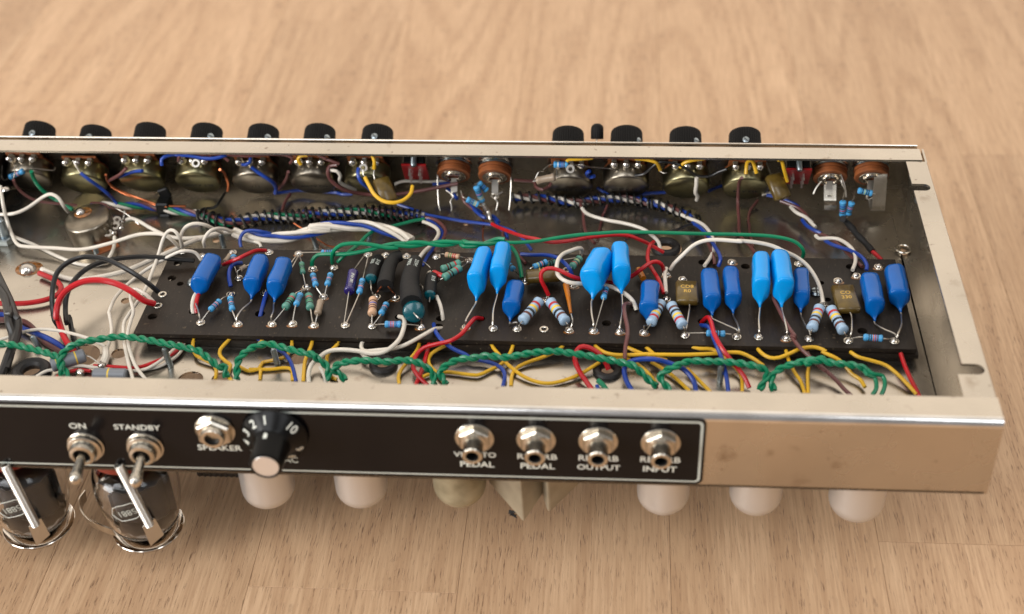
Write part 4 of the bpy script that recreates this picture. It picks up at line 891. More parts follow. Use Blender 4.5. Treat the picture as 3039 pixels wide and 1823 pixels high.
# harness A tail
W('white', .95, 'M2', (1700, 280, -29), (1790, 310, -28), (1890, 370, -26), (1925, 440, -24), (1890, 520, -22), (1820, 610, -20), (1720, 700, -20), (1660, 780, -21), (1640, 830, -22))
W('blue', .9, 'M2', (1760, 250, -30), (1870, 310, -29), (1960, 400, -28), (1975, 480, -27), (1900, 600, -26), (1820, 700, -24), (1760, 780, -24), (1690, 910, -24))
W('brown', .9, 'M2', (1740, 220, -29), (1850, 245, -28), (1960, 310, -27), (2020, 410, -26), (1990, 520, -25), (1920, 630, -25), (1850, 700, -25))
W('blue', .85, 'T2', (1020, 1235, -26), (1200, 1300, -27), (1400, 1370, -29), 'M2', (1800, 190, -30), (2100, 245, -31), (2394, 290, -31), 'M3', (300, 170, -31), (750, 225, -30), (950, 275, -28), (1080, 330, -28), (1200, 420, -29), (1280, 520, -32), (1330, 590, -34))
W('red', .95, 'M3', (765, 215, -26), (850, 260, -24), (1000, 320, -21), (1200, 390, -18), (1400, 430, -16), (1600, 475, -15), (1800, 465, -15), (2100, 420, -16), 'M4', (0, 450, -16), (300, 400), (600, 372, -17), (800, 385), (950, 440, -20), (1100, 510, -24), (1290, 620, -31))
W('tin', .5, 'M3', (640, -40, -26), (690, 60, -27), (720, 130, -27), (770, 215, -26), name='braided_lead')
W('brown', .7, 'M3', (920, 330, -30), (940, 420, -30), (1080, 540, -28), (1150, 650, -25), (1240, 770, -23))
W('blue', .95, 'M3', (480, -20, -29), (560, 20, -30), (620, 65, -31))
W('blue', .95, 'M3', (760, 100, -31), (820, 160, -31), (850, 240, -31), (960, 350, -31), (985, 420, -32))
W('copper', .4, 'M3', (610, -20, -31), (640, 150, -33), (640, 300, -34), (635, 400, -35), (650, 450, -35))
W('blue', .95, 'M3', (1180, 645, -22), (1350, 655, -20), (1520, 655, -18), (1680, 690, -16), (1800, 770, -15), (1880, 870, -17), (1910, 970, -21))
W('white', 1.0, 'M3', (2040, 620, -21), (2040, 570, -17), (1990, 560, -15), (1900, 590, -14), (1780, 640, -13), (1710, 720, -12), (1685, 830, -12), (1700, 930, -12), (1780, 1010, -12), (1900, 1055, -13), (2060, 1065, -15), 'M4', (300, 1090, -18), (500, 1095, -18), (640, 1150, -18), (760, 1220, -19), (860, 1320, -21), (905, 1440, -23.5))
W('red', 1.0, 'M3', (1570, 1230, -21), (1520, 1120, -17), (1470, 1020, -13), (1465, 920, -10), (1520, 860, -8), (1620, 845, -8), (1750, 885, -9), (1900, 960, -12), (2040, 1000, -15), 'M4', (200, 1000, -18), (500, 1045, -20), (700, 1020, -20), (850, 950, -18), (960, 870, -15), (1080, 780, -13), (1180, 750, -13), (1260, 790, -15), (1300, 890, -21))
W('red', .95, 'M4', (1150, 470, -17), (1100, 520, -15), (1065, 640, -16), (1070, 750, -17), (1130, 860, -18), (1220, 1010, -19), (1290, 1200, -21))
W('white', .95, 'M4', (130, -10, -28), (190, 60, -28), (300, 110, -27), (500, 165, -26), (700, 200), (880, 245, -25), (1020, 300, -25), (1150, 400, -28), (1220, 480, -31), (1245, 600, -36))
W('brown', .85, 'T3', (1300, 1200, -30), (1360, 1380, -30), 'M4', (150, 100, -31), (165, 250, -31), (210, 390, -30), (310, 490, -27))
W('brown', .7, 'T3', (1680, 1250, -33), (1640, 1350, -35), 'M4', (430, 80, -36), (390, 250, -37), (350, 430, -37))
W('white', .95, 'M4', (1390, 860, -20), (1440, 780, -16), (1560, 660, -12), (1700, 530, -8), (1850, 460, -6), (2050, 440, -5), (2394, 465, -5), 'M5', (150, 300, -5), (350, 315, -6), (550, 355, -8), (700, 420, -10), (850, 490, -13), (980, 590, -15), (1080, 730, -17), (1140, 870, -19), (1175, 1040, -22))
W('white', 1.0, 'M4', (1330, 845, -20), (1310, 920, -20), (1315, 1060, -20), (1325, 1190, -21))
# right-hand wires
W('brown', .85, 'T4', (1400, 870, -10), (1360, 950, -16), (1345, 1200, -24), (1360, 1484, -30), 'M5', (170, 150, -31), (200, 260, -30), (300, 360, -28), (360, 450, -26))
W('brown', .7, 'T4', (1620, 1180, -33), (1510, 1330, -36), (1490, 1484, -37), 'M5', (295, 100, -37), (300, 200, -37), (340, 380, -37))
W('white', .95, 'T4', (1680, 1100, -24), (1780, 1080, -24), (1900, 1090, -25), (2010, 1160, -26))
W('blue', .95, 'T4', (1740, 1110, -25), (1850, 1130, -25), (2000, 1180, -26), (2130, 1240, -27), 'T5', (330, 1280, -28))
W('brown', .95, 'T4', (1930, 1190, -27), (2060, 1240, -27), (2180, 1290, -27), (2270, 1370, -28), (2310, 1430, -29))
W('white', .95, 'T4', (2070, 1270, -28), (2150, 1350, -28), (2270, 1410, -28), (2360, 1484, -28), 'M5', (1010, 60, -28), (1085, 140, -29))
W('blue', .95, 'M5', (925, 50, -29), (980, 120, -29), (1080, 180, -28), (1150, 210, -28))
W('brown', .95, 'M5', (1030, 170, -30), (1120, 210, -29), (1230, 260, -28), (1350, 340, -27), (1480, 460, -26), (1640, 610, -23))
W('white', .95, 'M5', (1085, 240, -27), (1130, 275, -26), (1230, 270, -25), (1350, 280, -24), (1460, 340, -23), (1540, 430, -22), (1560, 540, -22), (1525, 650, -22))
W('blue', .95, 'M5', (1200, 300, -28), (1280, 345, -26), (1400, 385, -24), (1530, 430, -22), (1640, 500, -20), (1695, 590, -20), (1690, 650, -21))
build('heat_shrink_lead', MB().tube(smooth(path(['T5', (930, 1440, -22), 'M5', (1420, 50, -24), (1520, 150, -26), (1570, 220, -27), (1690, 340, -29), (1760, 430, -30)]), 1.3), lambda t: 1.6+.18*math.sin(t*22), 'heatshrink', 12), A)
W('red', 1.1, 'M5', (1750, 420, -30), (1810, 470, -31), (1870, 530, -33))
# upper left and panel wires
W('green', 1.05, 'T0', (430, 785, -12), (470, 890, -16), (540, 1000, -19), (650, 1100, -22), (780, 1180, -25), (900, 1250, -27), (1000, 1310, -29))
W('brown', .8, 'T0', (185, 900, -14), (240, 1010, -18), (350, 1110, -21), (480, 1180, -23), (650, 1215, -24), (900, 1235, -26), (1060, 1255, -28))
W('tin', .35, 'T0', (200, 690, -8), (205, 790, -12), (190, 870, -14), name='lead')
W('blue', .9, 'T0', (1110, 805, -10), (1230, 900, -13), (1370, 1000, -17), (1480, 1090, -20), (1560, 1170, -24), (1610, 1240, -29))
W('tin', .4, 'T0', (1005, 635, -4), (1060, 730, -7), (1110, 805, -10), name='lead')
W('brown', .9, 'T0', (1740, 740, -7), (1660, 820, -11), (1560, 880, -14), (1490, 915, -16))
W('copper', .62, 'T0', (1455, 830, -12), (1480, 920, -16), (1560, 1000, -19), (1700, 1070, -22), (1900, 1150, -24), (2100, 1220, -26), (2300, 1275, -27))
W('blue', .9, 'T0', (1960, 775, -9), (1850, 785, -11), (1740, 820, -12), (1640, 860, -14))
W('blue', .95, 'T0', (2230, 700, -7), (2225, 620, -4), (2300, 570, -3), (2412, 550, -3), 'T1', (200, 555, -3), (400, 570, -3), (550, 600, -4), (700, 605, -4), (830, 580, -3), (900, 555, -3))
W('brown', .85, 'T1', (230, 640, -7), (240, 590, -4), (310, 550, -3), (600, 545, -2.5), (800, 548, -2.5), (1000, 560, -3), (1200, 570, -3), (1450, 550, -2.5), (1650, 550, -2.5), (1760, 575, -3), (1800, 620, -5), (1770, 670, -8))
W('brown', .85, 'T1', (810, 550, -3), (860, 590, -4), (920, 640, -6))
W('blue', .9, 'T1', (1220, 590, -4), (1215, 650, -7), (1160, 690, -9), (1110, 690, -10))
W('blue', 1.0, 'T1', (1230, 720, -12), (1330, 800, -14), (1450, 880, -16), (1540, 950, -19), (1575, 1030, -23), (1560, 1085, -27))
W('brown', .9, 'T1', (1740, 790, -11), (1720, 880, -16), (1670, 960, -21), (1620, 1020, -26))
W('brown', .85, 'T1', (1770, 1090, -33), (1700, 1200, -34), (1655, 1330, -35))
W('blue', .9, 'T1', (1560, 1085, -29), (1700, 1070, -32), (1900, 1045, -33), (2100, 1060), (2400, 1075, -32), 'T2', (250, 1100, -31), (400, 1095, -30))
W('yellow', .95, 'T1', (2010, 560, -2.5), (1920, 570, -3), (1875, 620, -5), (1915, 690, -8))
W('brown', .85, 'T1', (2150, 560, -2.5), (2250, 600, -4), 'T2', (0, 600, -5), (110, 640, -6), (215, 680, -8))
W('brown', 1.0, 'T2', (190, 695, -9), (90, 710, -10), (60, 790, -12), (90, 890, -15), (200, 990, -18), (350, 1060, -21), (600, 1100, -24), (900, 1110, -24), (1100, 1090, -24), (1400, 1040, -23), (1650, 990, -22), (1850, 950, -21))
W('white', .9, 'T2', (90, 770, -12), (180, 780, -12), (230, 840, -14), (220, 920, -17), (300, 980, -20), (440, 1035, -24))
W('blue', 1.0, 'T2', (485, 740, -8), (475, 830, -10), (520, 930, -13), (620, 1010, -16), (720, 1100, -20), (900, 1180, -24))
W('yellow', .95, 'T2', (670, 560, -2.5), (700, 650, -5), (695, 750, -9))
W('tin', .35, 'T2', (700, 750, -9), (690, 830, -11), (715, 920, -13), name='lead')
W('tin', .35, 'T2', (545, 760, -8), (550, 830, -10), (570, 860, -11), name='lead')
W('yellow', 1.0, 'T2', (570, 865, -11), (630, 980, -13), (700, 1100, -15), (820, 1190, -16), (960, 1215, -16), (1100, 1180, -16), (1200, 1090, -15), (1225, 985, -14))
W('white', .8, 'T2', (980, 960, -22), (1100, 920, -22), (1300, 920, -23), (1500, 925, -24), (1700, 915, -24))
W('blue', .85, 'T2', (1500, 960, -24), (1650, 950, -24), (1820, 930, -24))
W('blue', 1.0, 'T2', (1700, 1020, -26), (1780, 1090, -27), (1840, 1160, -28))
W('brown', .9, 'T2', (1910, 1100, -22), (1940, 1200, -25), (2060, 1310, -28))
W('blue', 1.05, 'T2', (2000, 1220, -26), (2100, 1330, -28), (2220, 1420, -29), (2330, 1400, -29), (2412, 1484, -30))
build('braided_lead', MB().tube(smooth(path(['T2', (2200, 1240, -20), (2260, 1330, -23), (2290, 1430, -25), 'M3', (690, 80, -26)]), 1), 1.1, 'tin', 8), A)
W('brown', .9, 'T3', (400, 905, -18), (550, 915, -19), (680, 930, -20), (700, 1000, -20), (790, 1035, -20), (880, 990, -20), (910, 930, -18))
W('yellow', .9, 'T3', (1120, 650, -4), (1160, 620, -3), (1300, 615, -2.5), (1480, 600, -2.5))
W('yellow', .9, 'T3', (2060, 610, -2.5), (2200, 620, -3), (2340, 655, -4), (2390, 720, -8), (2410, 770, -11))
W('tin', .35, 'T4', (270, 780, -11), (330, 810, -11), (360, 800, -11), name='lead')
W('yellow', .9, 'T4', (880, 610, -2.5), (700, 635, -3), (600, 670, -5), (550, 730, -8))
W('black', .7, 'T3', (2060, 840, -14), (2180, 820, -13), (2280, 740, -9), 'T4', (260, 660, -5), (400, 660, -5), (540, 695, -6), (640, 750, -9), (780, 840, -14), (950, 850, -15), (1080, 790, -13), (1190, 750, -11))
W('white', 1.0, 'T4', (775, 870, -12), (770, 980, -15), (760, 1080, -18), (790, 1130, -20), (775, 1180, -22))
W('yellow', .95, 'T4', (1455, 820, -11), (1465, 700, -7), (1490, 640, -4), (1540, 640, -4), (1570, 700, -7), (1600, 810, -11))
W('yellow', .95, 'T4', (1900, 625, -2.5), (1950, 640, -4), (1980, 760, -9), (2025, 920, -15))
W('blue', .85, 'T4', (-60, 1100, -31), (150, 1080), (350, 1075, -31))
W('blue', .85, 'T4', (930, 1060, -31), (1050, 1010), (1150, 975, -28))
W('blue', .85, 'T3', (1540, 1010, -27), (1620, 1060, -29), (1700, 1100, -31)); W('blue', .85, 'T3', (2150, 1110, -31), (2300, 1085, -31), (2412, 1080, -31))
W('blue', 1.0, 'T3', (1440, 780, -10), (1400, 810, -12), (1430, 860, -15), (1500, 850, -14))
# behind the board: small parts on the board
W('red', 1.0, 'M1', (780, 890, -21), (900, 840, -17), (1000, 800, -15), (1120, 740, -15), (1250, 690, -18), (1380, 690, -22))
W('blue', 1.0, 'M1', (1040, 865, -22), (930, 880, -20), (870, 960, -19), (860, 1080, -20), (885, 1200, -22))
W('blue', 1.0, 'M1', (1395, 1290, -22), (1360, 1400, -23), 'D1', (1690, 370, -26))
W('white', 1.0, 'D1', (975, 20, -21), (905, 130, -21), (885, 230, -23), (895, 330, -27)); W('red', 1.0, 'D1', (1000, 20, -21), (950, 120, -21), (930, 230, -23), (935, 320, -27))
W('white', .9, 'D2', (1790, 120, -20), (1830, 220, -20), (1855, 330, -22), (1865, 400, -25))
W('white', 1.05, 'D2', (1340, 360, -25), (1395, 380, -22), (1405, 440, -20), (1390, 520, -19), (1350, 620, -20), (1270, 710, -21), (1150, 785, -23), (1000, 800, -25), (850, 770, -26), (650, 755, -26), (500, 775, -27), (400, 840, -29), (300, 930, -32), (265, 1040, -34), (270, 1150, -37))
W('white', .95, 'D2', (1850, 500, -26), (1760, 510, -22), (1650, 570, -21), (1450, 680, -22), (1300, 735, -24), (1100, 760, -27), (930, 770, -29), (890, 710, -30), (920, 650, -29), (985, 600, -28))
W('white', .9, 'D2', (890, 790, -31), (940, 840, -32), (1020, 880, -33)); W('white', .9, 'D2', (400, 960, -33), (450, 1060, -36), (470, 1160, -37))
W('blue', .95, 'D2', (1755, 450, -24), (1770, 530, -22), (1850, 640, -23), (1980, 740, -27), (2130, 810, -31), 'D3', (200, 860, -33), (350, 890, -34), (480, 930, -34), (570, 990, -34), (595, 1080, -35), (570, 1200, -37))
W('red', 1.0, 'D2', (2330, 385, -25), (2250, 380, -21), (2180, 450, -20), (2080, 570, -20), (1950, 650, -21), (1780, 690, -23), (1640, 730, -25), (1560, 800, -28), (1520, 880, -30), (1510, 970, -31), (1570, 1070, -34), (1680, 1180, -37))
W('red', 1.0, 'D2', (1715, 620, -28), (1680, 760, -30), (1650, 880, -32), (1610, 1000, -34), (1540, 1180, -37))
Y = 'yellow'
W(Y, .88, 'D1', (940, 560, -28), (905, 630, -30), (890, 720, -32), (930, 820, -34), (1040, 880, -35), (1130, 930, -36), (1170, 1000, -36), (1160, 1110, -37))
W(Y, .88, 'D1', (1390, 570, -28), (1290, 670, -30), (1215, 760, -32), (1220, 830, -34), (1290, 900, -35), (1340, 940, -36), (1310, 1060, -37), (1360, 1130, -37))
W(Y, .88, 'D1', (1790, 580, -28), (1700, 660, -30), (1660, 720, -32))
W(Y, .88, 'D1', (2065, 580, -28), (2070, 700, -31), (2000, 830, -34), (1850, 880, -36), (1720, 910, -37), (1680, 980, -37), (1560, 1010, -37), (1450, 960, -36))
W(Y, .88, 'D1', (1560, 990, -36.5), (1800, 990, -37), (2050, 980, -37), (2080, 1130, -37)); W(Y, .8, 'D1', (1700, 990, -37), (1690, 1120, -37.4))
W(Y, .9, 'D1', (2335, 590, -28), (2290, 730, -31), (2230, 880, -34), (2215, 1000, -36), (2205, 1140, -37))
W(Y, .88, 'D2', (670, 600, -28), (600, 700, -31), (500, 800, -33), (480, 900, -35), (520, 1060, -36), (600, 1110, -37))
W(Y, .88, 'D2', (1595, 630, -28), (1560, 750, -31), (1460, 880, -33), (1370, 990, -35), (1335, 1080, -36), (1345, 1170, -37))
W(Y, .88, 'D2', (1960, 680, -28), (1860, 720, -30), (1730, 800, -32), (1690, 880, -33), (1720, 960, -34), (1800, 1040, -35), (1900, 1190, -37))
W(Y, .88, 'D2', (1620, 1080, -36), (1720, 1040, -36), (1900, 1020, -36), (2200, 1055, -36), 'D3', (300, 1050, -36), (430, 990, -36), (560, 920, -34), (660, 790, -31), (710, 640, -28))
W(Y, .88, 'D3', (420, 640, -28), (450, 720, -30), (540, 830, -32), (620, 920, -33), (780, 1050, -35), (950, 1130, -36), (1120, 1155, -36), (1300, 1120, -36), (1500, 1040, -35), (1720, 905, -32))
W(Y, .88, 'D3', (1330, 660, -28), (1240, 750, -30), (1060, 840, -33), (880, 900, -35), (740, 970, -36), (680, 1060, -36), (668, 1190, -37))
W(Y, .9, 'D3', (1650, 670, -28), (1700, 740, -27), (1820, 800, -26), (2000, 820, -26), (2300, 805), 'D4', (300, 810, -26), (700, 815), (1100, 800), (1300, 785, -26), (1420, 800, -27), (1560, 870, -29), (1670, 950, -31))
W(Y, .85, 'D3', (1850, 850, -30), (2050, 870, -31), 'D4', (200, 950, -34), (320, 1060, -36), (400, 1170, -37))
W(Y, .88, 'D4', (-20, 690, -28), (100, 750, -28), (300, 830, -29), (520, 880, -31))
W(Y, .88, 'D4', (240, 690, -28), (310, 760, -29), (430, 860, -31)); W(Y, .88, 'D4', (330, 900, -33), (500, 1000, -35), (640, 1110, -36), (790, 1250, -37)); W(Y, .88, 'D4', (760, 980, -33), (900, 1120, -35), (1040, 1260, -37))
W(Y, .85, 'D4', (800, 712, -27), (900, 740, -27), (1040, 745, -27), (1110, 780, -28), (1230, 870, -30), (1360, 1000, -34), (1410, 1100, -35), (1415, 1260, -37))
W(Y, .9, 'D4', (1600, 745, -27), (1650, 800, -27), (1740, 850, -27), (1850, 850, -26), (1980, 800, -25), (2120, 740, -24), (2280, 725, -24), (2406, 770, -25), 'D5', (150, 610, -26), (300, 680, -27), (400, 760, -30), (470, 850, -33), (570, 920, -34), (620, 1000, -35))
W(Y, .85, 'D4', (1935, 755, -28), (1960, 860, -30), (2030, 1010, -33), (2110, 1130, -35), (2160, 1280, -37)); W(Y, .85, 'D4', (2190, 790, -28), (2215, 900, -30), (2195, 1050, -34), (2200, 1280, -37))
W(Y, .9, 'D5', (460, 610, -28), (540, 665, -28), (700, 710, -29), (850, 760, -30), (980, 860, -32), (1090, 970, -34), (1190, 1080, -36))
W('red', 1.0, 'D5', (1015, 630, -27), (1050, 740, -29), (1110, 880, -32), (1170, 1000, -34), (1225, 1110, -37))
W('brown', .95, 'D5', (-20, 610, -24), (20, 680, -27), (170, 800, -30), (300, 920, -33), (400, 1030, -35), (480, 1100, -37))
W('brown', .9, 'M5', (560, 940, -16), (620, 1060, -18), (690, 1200, -19), (770, 1340, -20), (850, 1450, -20), 'D4', (2000, 590, -21), (2100, 730, -22), (2240, 860, -24), (2330, 950, -27), (2406, 1010, -30))
W('brown', .95, 'D3', (2110, 220, -23.5), (2060, 205, -20), (2015, 230, -18), (2025, 350, -18), (2055, 500, -19), (2050, 620, -20), (2030, 720, -22), (2020, 870, -25))
W('red', 1.05, 'D4', (930, 430, -26), (1000, 370, -20), (1040, 410, -18), (1080, 560, -17), (1150, 700, -18), (1250, 840, -21), (1350, 960, -26), (1440, 1080, -31), (1500, 1210, -36))
W('blue', 1.0, 'D4', (920, 465, -25), (1000, 475, -21), (1040, 530, -20), (1100, 680, -21), (1160, 830, -24), (1200, 960, -27), (1230, 1100, -31), (1250, 1260, -36))
W('blue', 1.15, 'D4', (110, 1250, -36), (40, 1130, -33), (10, 1000, -29), (60, 910, -25), (200, 870, -23), (370, 870, -22), (520, 905, -24), (700, 980, -28), (800, 1070, -31), (850, 1160, -34), (865, 1260, -37))
W('red', 1.2, 'D3', (1830, 990, -36), (1790, 900, -31), (1700, 790, -26), (1580, 725, -23), (1490, 725, -23), (1440, 790, -25), (1430, 880, -27), (1480, 1010, -31), (1560, 1130, -34), (1640, 1240, -37))
W('green', 1.2, 'D3', (1700, 1120, -34), (1760, 1170, -35), (1810, 1240, -37)); W('blue', .9, 'D3', (1690, 1180, -36), (1710, 1240, -37)); W('blue', .9, 'D1', (1640, 590, -29), (1680, 650, -30), (1800, 700, -31), (1950, 780, -32), (2040, 870, -33), (2090, 1000, -35), (2120, 1140, -37))
# rubber grommets
for c, u, v_, r in (('D2', 1155, 935, 6.6), ('D3', 1815, 1005, 6.6), ('M4', 1320, 555, 7.5), ('L2', 350, 760, 9)):
    p = P(c, u, v_, DZ+1); mb = MB(); q = [p+V((math.cos(a*math.pi/12)*r*.72, math.sin(a*math.pi/12)*r*.72, 0)) for a in range(25)]
    mb.tube(q, r*.3, 'rubber', 10, close=False); build('grommet', mb, A)

# ================================================================ rear-of-amp panel (nearest the camera)
yP = -.9
pt = at(2093, 1247, y=yP); pb = at(2090, 1436, y=yP); ptl = at(0, 1207, y=yP)
x1 = .5*(pt.x+pb.x); zt_, zb_ = pt.z, pb.z-.3; 
def rrect(x0, x1_, z0, z1, r, n=6):
    out = []
    for cx, cz, a0 in ((x1_-r, z1-r, 0), (x0+r, z1-r, 90), (x0+r, z0+r, 180), (x1_-r, z0+r, 270)):
        for i in range(n+1): a = R(a0+90*i/n); out.append((cx+r*math.cos(a), cz+r*math.sin(a)))
    return out
FM = Mx(((1, 0, 0, 0), (0, 0, -1, yP), (0, 1, 0, 0), (0, 0, 0, 1)))
XPL = -660
plate_o = build('name_plate', MB().plate(rrect(XPL, x1, zb_, zt_, 3), [], .85, 'plate_black', FM), A)
bo = rrect(XPL+1.4, x1-1.2, zb_+1.1, zt_-.9, 2.2); bi = rrect(XPL+2.6, x1-2.2, zb_+1.9, zt_-1.9, 1.5)
vs = [V((a, yP-.05, b)) for a, b in bo]+[V((a, yP-.05, b)) for a, b in bi]; n = len(bo)
build('border_line', MB().add(vs, [[i, (i+1) % n, n+(i+1) % n, n+i] for i in range(n)], 'silver_print'), plate_o, flat=True)
TM = lambda p: Mx(((1, 0, 0, p.x), (0, 0, -1, yP-.04), (0, 1, 0, p.z), (0, 0, 0, 1)))
def label_txt(s, c, u, v_, size, sp=1.0): text(s, size, TM(P(c, u, v_, None, yP)) @ Mx.Scale(1.12, 4, (1, 0, 0)), 'white_print', plate_o, 'lettering', .03, sp)
label_txt('ON', 'F1', 684, 312, 4.2); label_txt('STANDBY', 'F1', 1205, 325, 3.95); label_txt('SPEAKER', 'F2', 562, 556, 4.3)
label_txt('VIBRATO', 'F3', 780, 632, 3.8); label_txt('PEDAL', 'F3', 800, 738, 4.4); label_txt('REVERB', 'F3', 1460, 655, 4.4); label_txt('PEDAL', 'F3', 1465, 758, 4.4)
label_txt('REVERB', 'F3', 2135, 672, 4.4); label_txt('OUTPUT', 'F3', 2138, 772, 4.0); label_txt('REVERB', 'F4', 775, 688, 4.4); label_txt('INPUT', 'F4', 770, 792, 4.4)
text('AC', 4.4, TM(at(864, 1366, y=yP)), 'silver_print', plate_o, 'lettering', .03)
OUT = V((0, -1, 0))
def rca(c, u, v_):
    p = P(c, u, v_, None, -2.0); b = V((p.x, yP, p.z))
    o = build('phono_socket', MB().lathe([(8.0, 0), (8.0, .5), (7.6, .8)], 'nickel', b, OUT, 28).lathe([(6.9, .7), (6.9, 2.4), (6.3, 3.0), (5.2, 3.0)], 'nickel', b, OUT, 6), A)
    build('barrel', MB().lathe([(5.2, 2.6), (5.0, 3.4), (4.1, 3.8), (4.05, 4.6), (4.05, 9.4), (4.2, 9.8), (4.2, 10.6), (3.9, 11), (2.7, 11), (2.5, 10.6), (2.5, 4), (0, 4)], 'nickel', b, OUT, 28,
          mats=['nickel']*9+['black_plastic']*2), o)
for a in (('F3', 770, 465), ('F3', 1450, 485), ('F3', 2135, 500), ('F4', 783, 520)): rca(*a)
p = P('F2', 500, 395, None, -3); b = V((p.x, yP, p.z))
o = build('speaker_jack', MB().lathe([(8.4, 0), (8.4, .6), (8, .9)], 'nickel', b, OUT, 28).lathe([(7.8, .8), (7.8, 3.0), (7, 3.8), (5.2, 3.8)], 'nickel', b, OUT, 6), A)
build('bushing', MB().lathe([(5.2, 3.4), (5.0, 5.4), (4.6, 5.9), (3.2, 5.9), (3.0, 5.2), (3.0, 2), (0, 2)], 'nickel', b, OUT, 28, mats=['nickel']*3+['black_plastic']*3), o)
def toggle(u, v_, tu, tv):
    p = P('F1', u, v_, None, -2); b = V((p.x, yP, p.z))
    o = build('toggle_switch', MB().lathe([(7.9, 0), (7.9, .7), (7.5, 1)], 'nickel', b, OUT, 28).lathe([(7.2, .9), (7.2, 2.6), (6.4, 3.1), (5.6, 3.1)], 'nickel', b, OUT, 30), A)
    build('bushing', MB().lathe([(5.8, 3), (5.7, 5.2), (5.2, 6.2), (3.8, 6.6), (3.4, 6.0), (2.6, 4.2), (0, 4)], 'nickel', b, OUT, 28, mats=['nickel']*4+['black_plastic']*2), o)
    s0 = b+OUT*4.5; e = P('F1', tu, tv, None, -18)
    L_ = (e-s0).length; d = (e-s0).normalized()
    build('lever', MB().lathe([(1.8, 0), (1.9, L_*.25), (2.2, L_*.55), (2.6, L_*.82), (2.85, L_*.92), (2.7, L_+.2), (1.9, L_+1.5), (.9, L_+2.2), (0, L_+2.3)], 'nickel', s0, d, 22), o)
toggle(752, 500, 662, 780); toggle(1275, 505, 1190, 805)
# large skirted knob with numbers
p = P('F2', 1175, 430, None, -3); b = V((p.x-.4, yP, p.z)); kt = V((0, -1, 0))
kn = build('numbered_knob', MB().lathe([(13.8, 1.2), (13.9, 1.6), (13.6, 2.3), (8.4, 6.2), (7.4, 8), (6.9, 18.6), (6.5, 19.5), (5.8, 19.8), (5.5, 19.4)], 'knob_skirt', b, kt, 48), A)
build('cap_disc', MB().lathe([(5.5, 19.35), (5.3, 19.5), (0, 19.5)], 'silver_disc', b, kt, 32), kn)
for i, s_ in enumerate(['1', '2', '3', '4', '5', '6', '7', '8', '9', '10']):
    a = R(100+i*29.5 if s_ != '10' else 40); rad = V((math.cos(a), 0, math.sin(a)))
    tn = (rad*3.9+kt*5.2).normalized()   # normal of the conical skirt
    c0 = b+rad*11.1+kt*4.35+tn*.03; up = (kt*3.9-rad*5.2).normalized()*-1
    rt = up.cross(tn).normalized()
    M = Mx(((rt.x, up.x, tn.x, c0.x), (rt.y, up.y, tn.y, c0.y), (rt.z, up.z, tn.z, c0.z), (0, 0, 0, 1)))
    text(s_, 5.2, M, 'white_print', kn, 'numeral', .03)
build('pointer_line', MB().box(b+kt*9+V((-1.2, 0, 7.2)), (1.6, 3.4, .3), 'white_print', .1), kn)

# ================================================================ tube shields, power tubes, transformer
def shield(px, kind, h, r, label, dent=False):
    y0 = 23.0; c = at(px, 1460, y=y0-r*.3); x = c.x
    o = empty('tube_shield', (x, y0, -h), label, 'tube shield', 'cylindrical tube shields hanging under the chassis')
    m_ = 'shield_alu' if kind == 'new' else 'shield_old'
    zt2 = DZ-TH-.3; z0 = -h
    k = r*.72 if kind == 'new' else r*.92
    prof = [(r*.25, z0)]+[(r-k+k*math.sin(R(a)), z0+k-k*math.cos(R(a))) for a in range(8, 91, 10)]+[(r, z0+k+.5), (r, zt2-5), (r+.5, zt2-4.6), (r+.5, zt2)]
    mb = MB().lathe([(0, z0-.02)]+prof, m_, V((x, y0, 0)), (0, 0, 1), 48)
    if dent:
        ct = V((x-6, y0-9.6, z0+8))
        for v_ in mb.v:
            d = (v_-ct).length
            if d < 7: v_ += (V((x, y0, v_.z))-v_).normalized()*(1.5*(1-d/7)**1.2)
    build('can', mb, o)
    build('collar', MB().ring(r+1.3, r+.55, 2.4, 'nickel', V((x, y0, zt2-2.5)), n=36), o)
    return o
shield(792, 'new', 78.5, 12.0, 'smooth satin aluminium shield directly under the large numbered knob')
shield(1070, 'new', 76.5, 11.6, 'satin aluminium shield hanging between the knob and the stained can')
shield(1363, 'old', 75.5, 11.8, 'stained grey-green shield with a round dull bottom under the vibrato pedal socket')
shield(1969, 'new', 75.5, 11.4, 'satin aluminium shield with a small dent beside the transformer, under the reverb input socket', True)
shield(2246, 'new', 74, 11.4, 'satin aluminium shield under the bare steel wall just right of the black plate')
shield(2551, 'new', 76, 12.0, 'satin aluminium shield nearest the right end of the chassis')
# black ridged connector behind the first shield
p = at(660, 1405, y=22); mb = MB().box(V((p.x, 26, -52)), (22, 12, 22), 'black_plastic', .4)
o = build('socket_block', mb, A)
for i in range(9): build('rib', MB().box(V((p.x-9.6+i*2.4, 19.8, -52)), (1.1, .9, 21), 'black_plastic', .2), o)
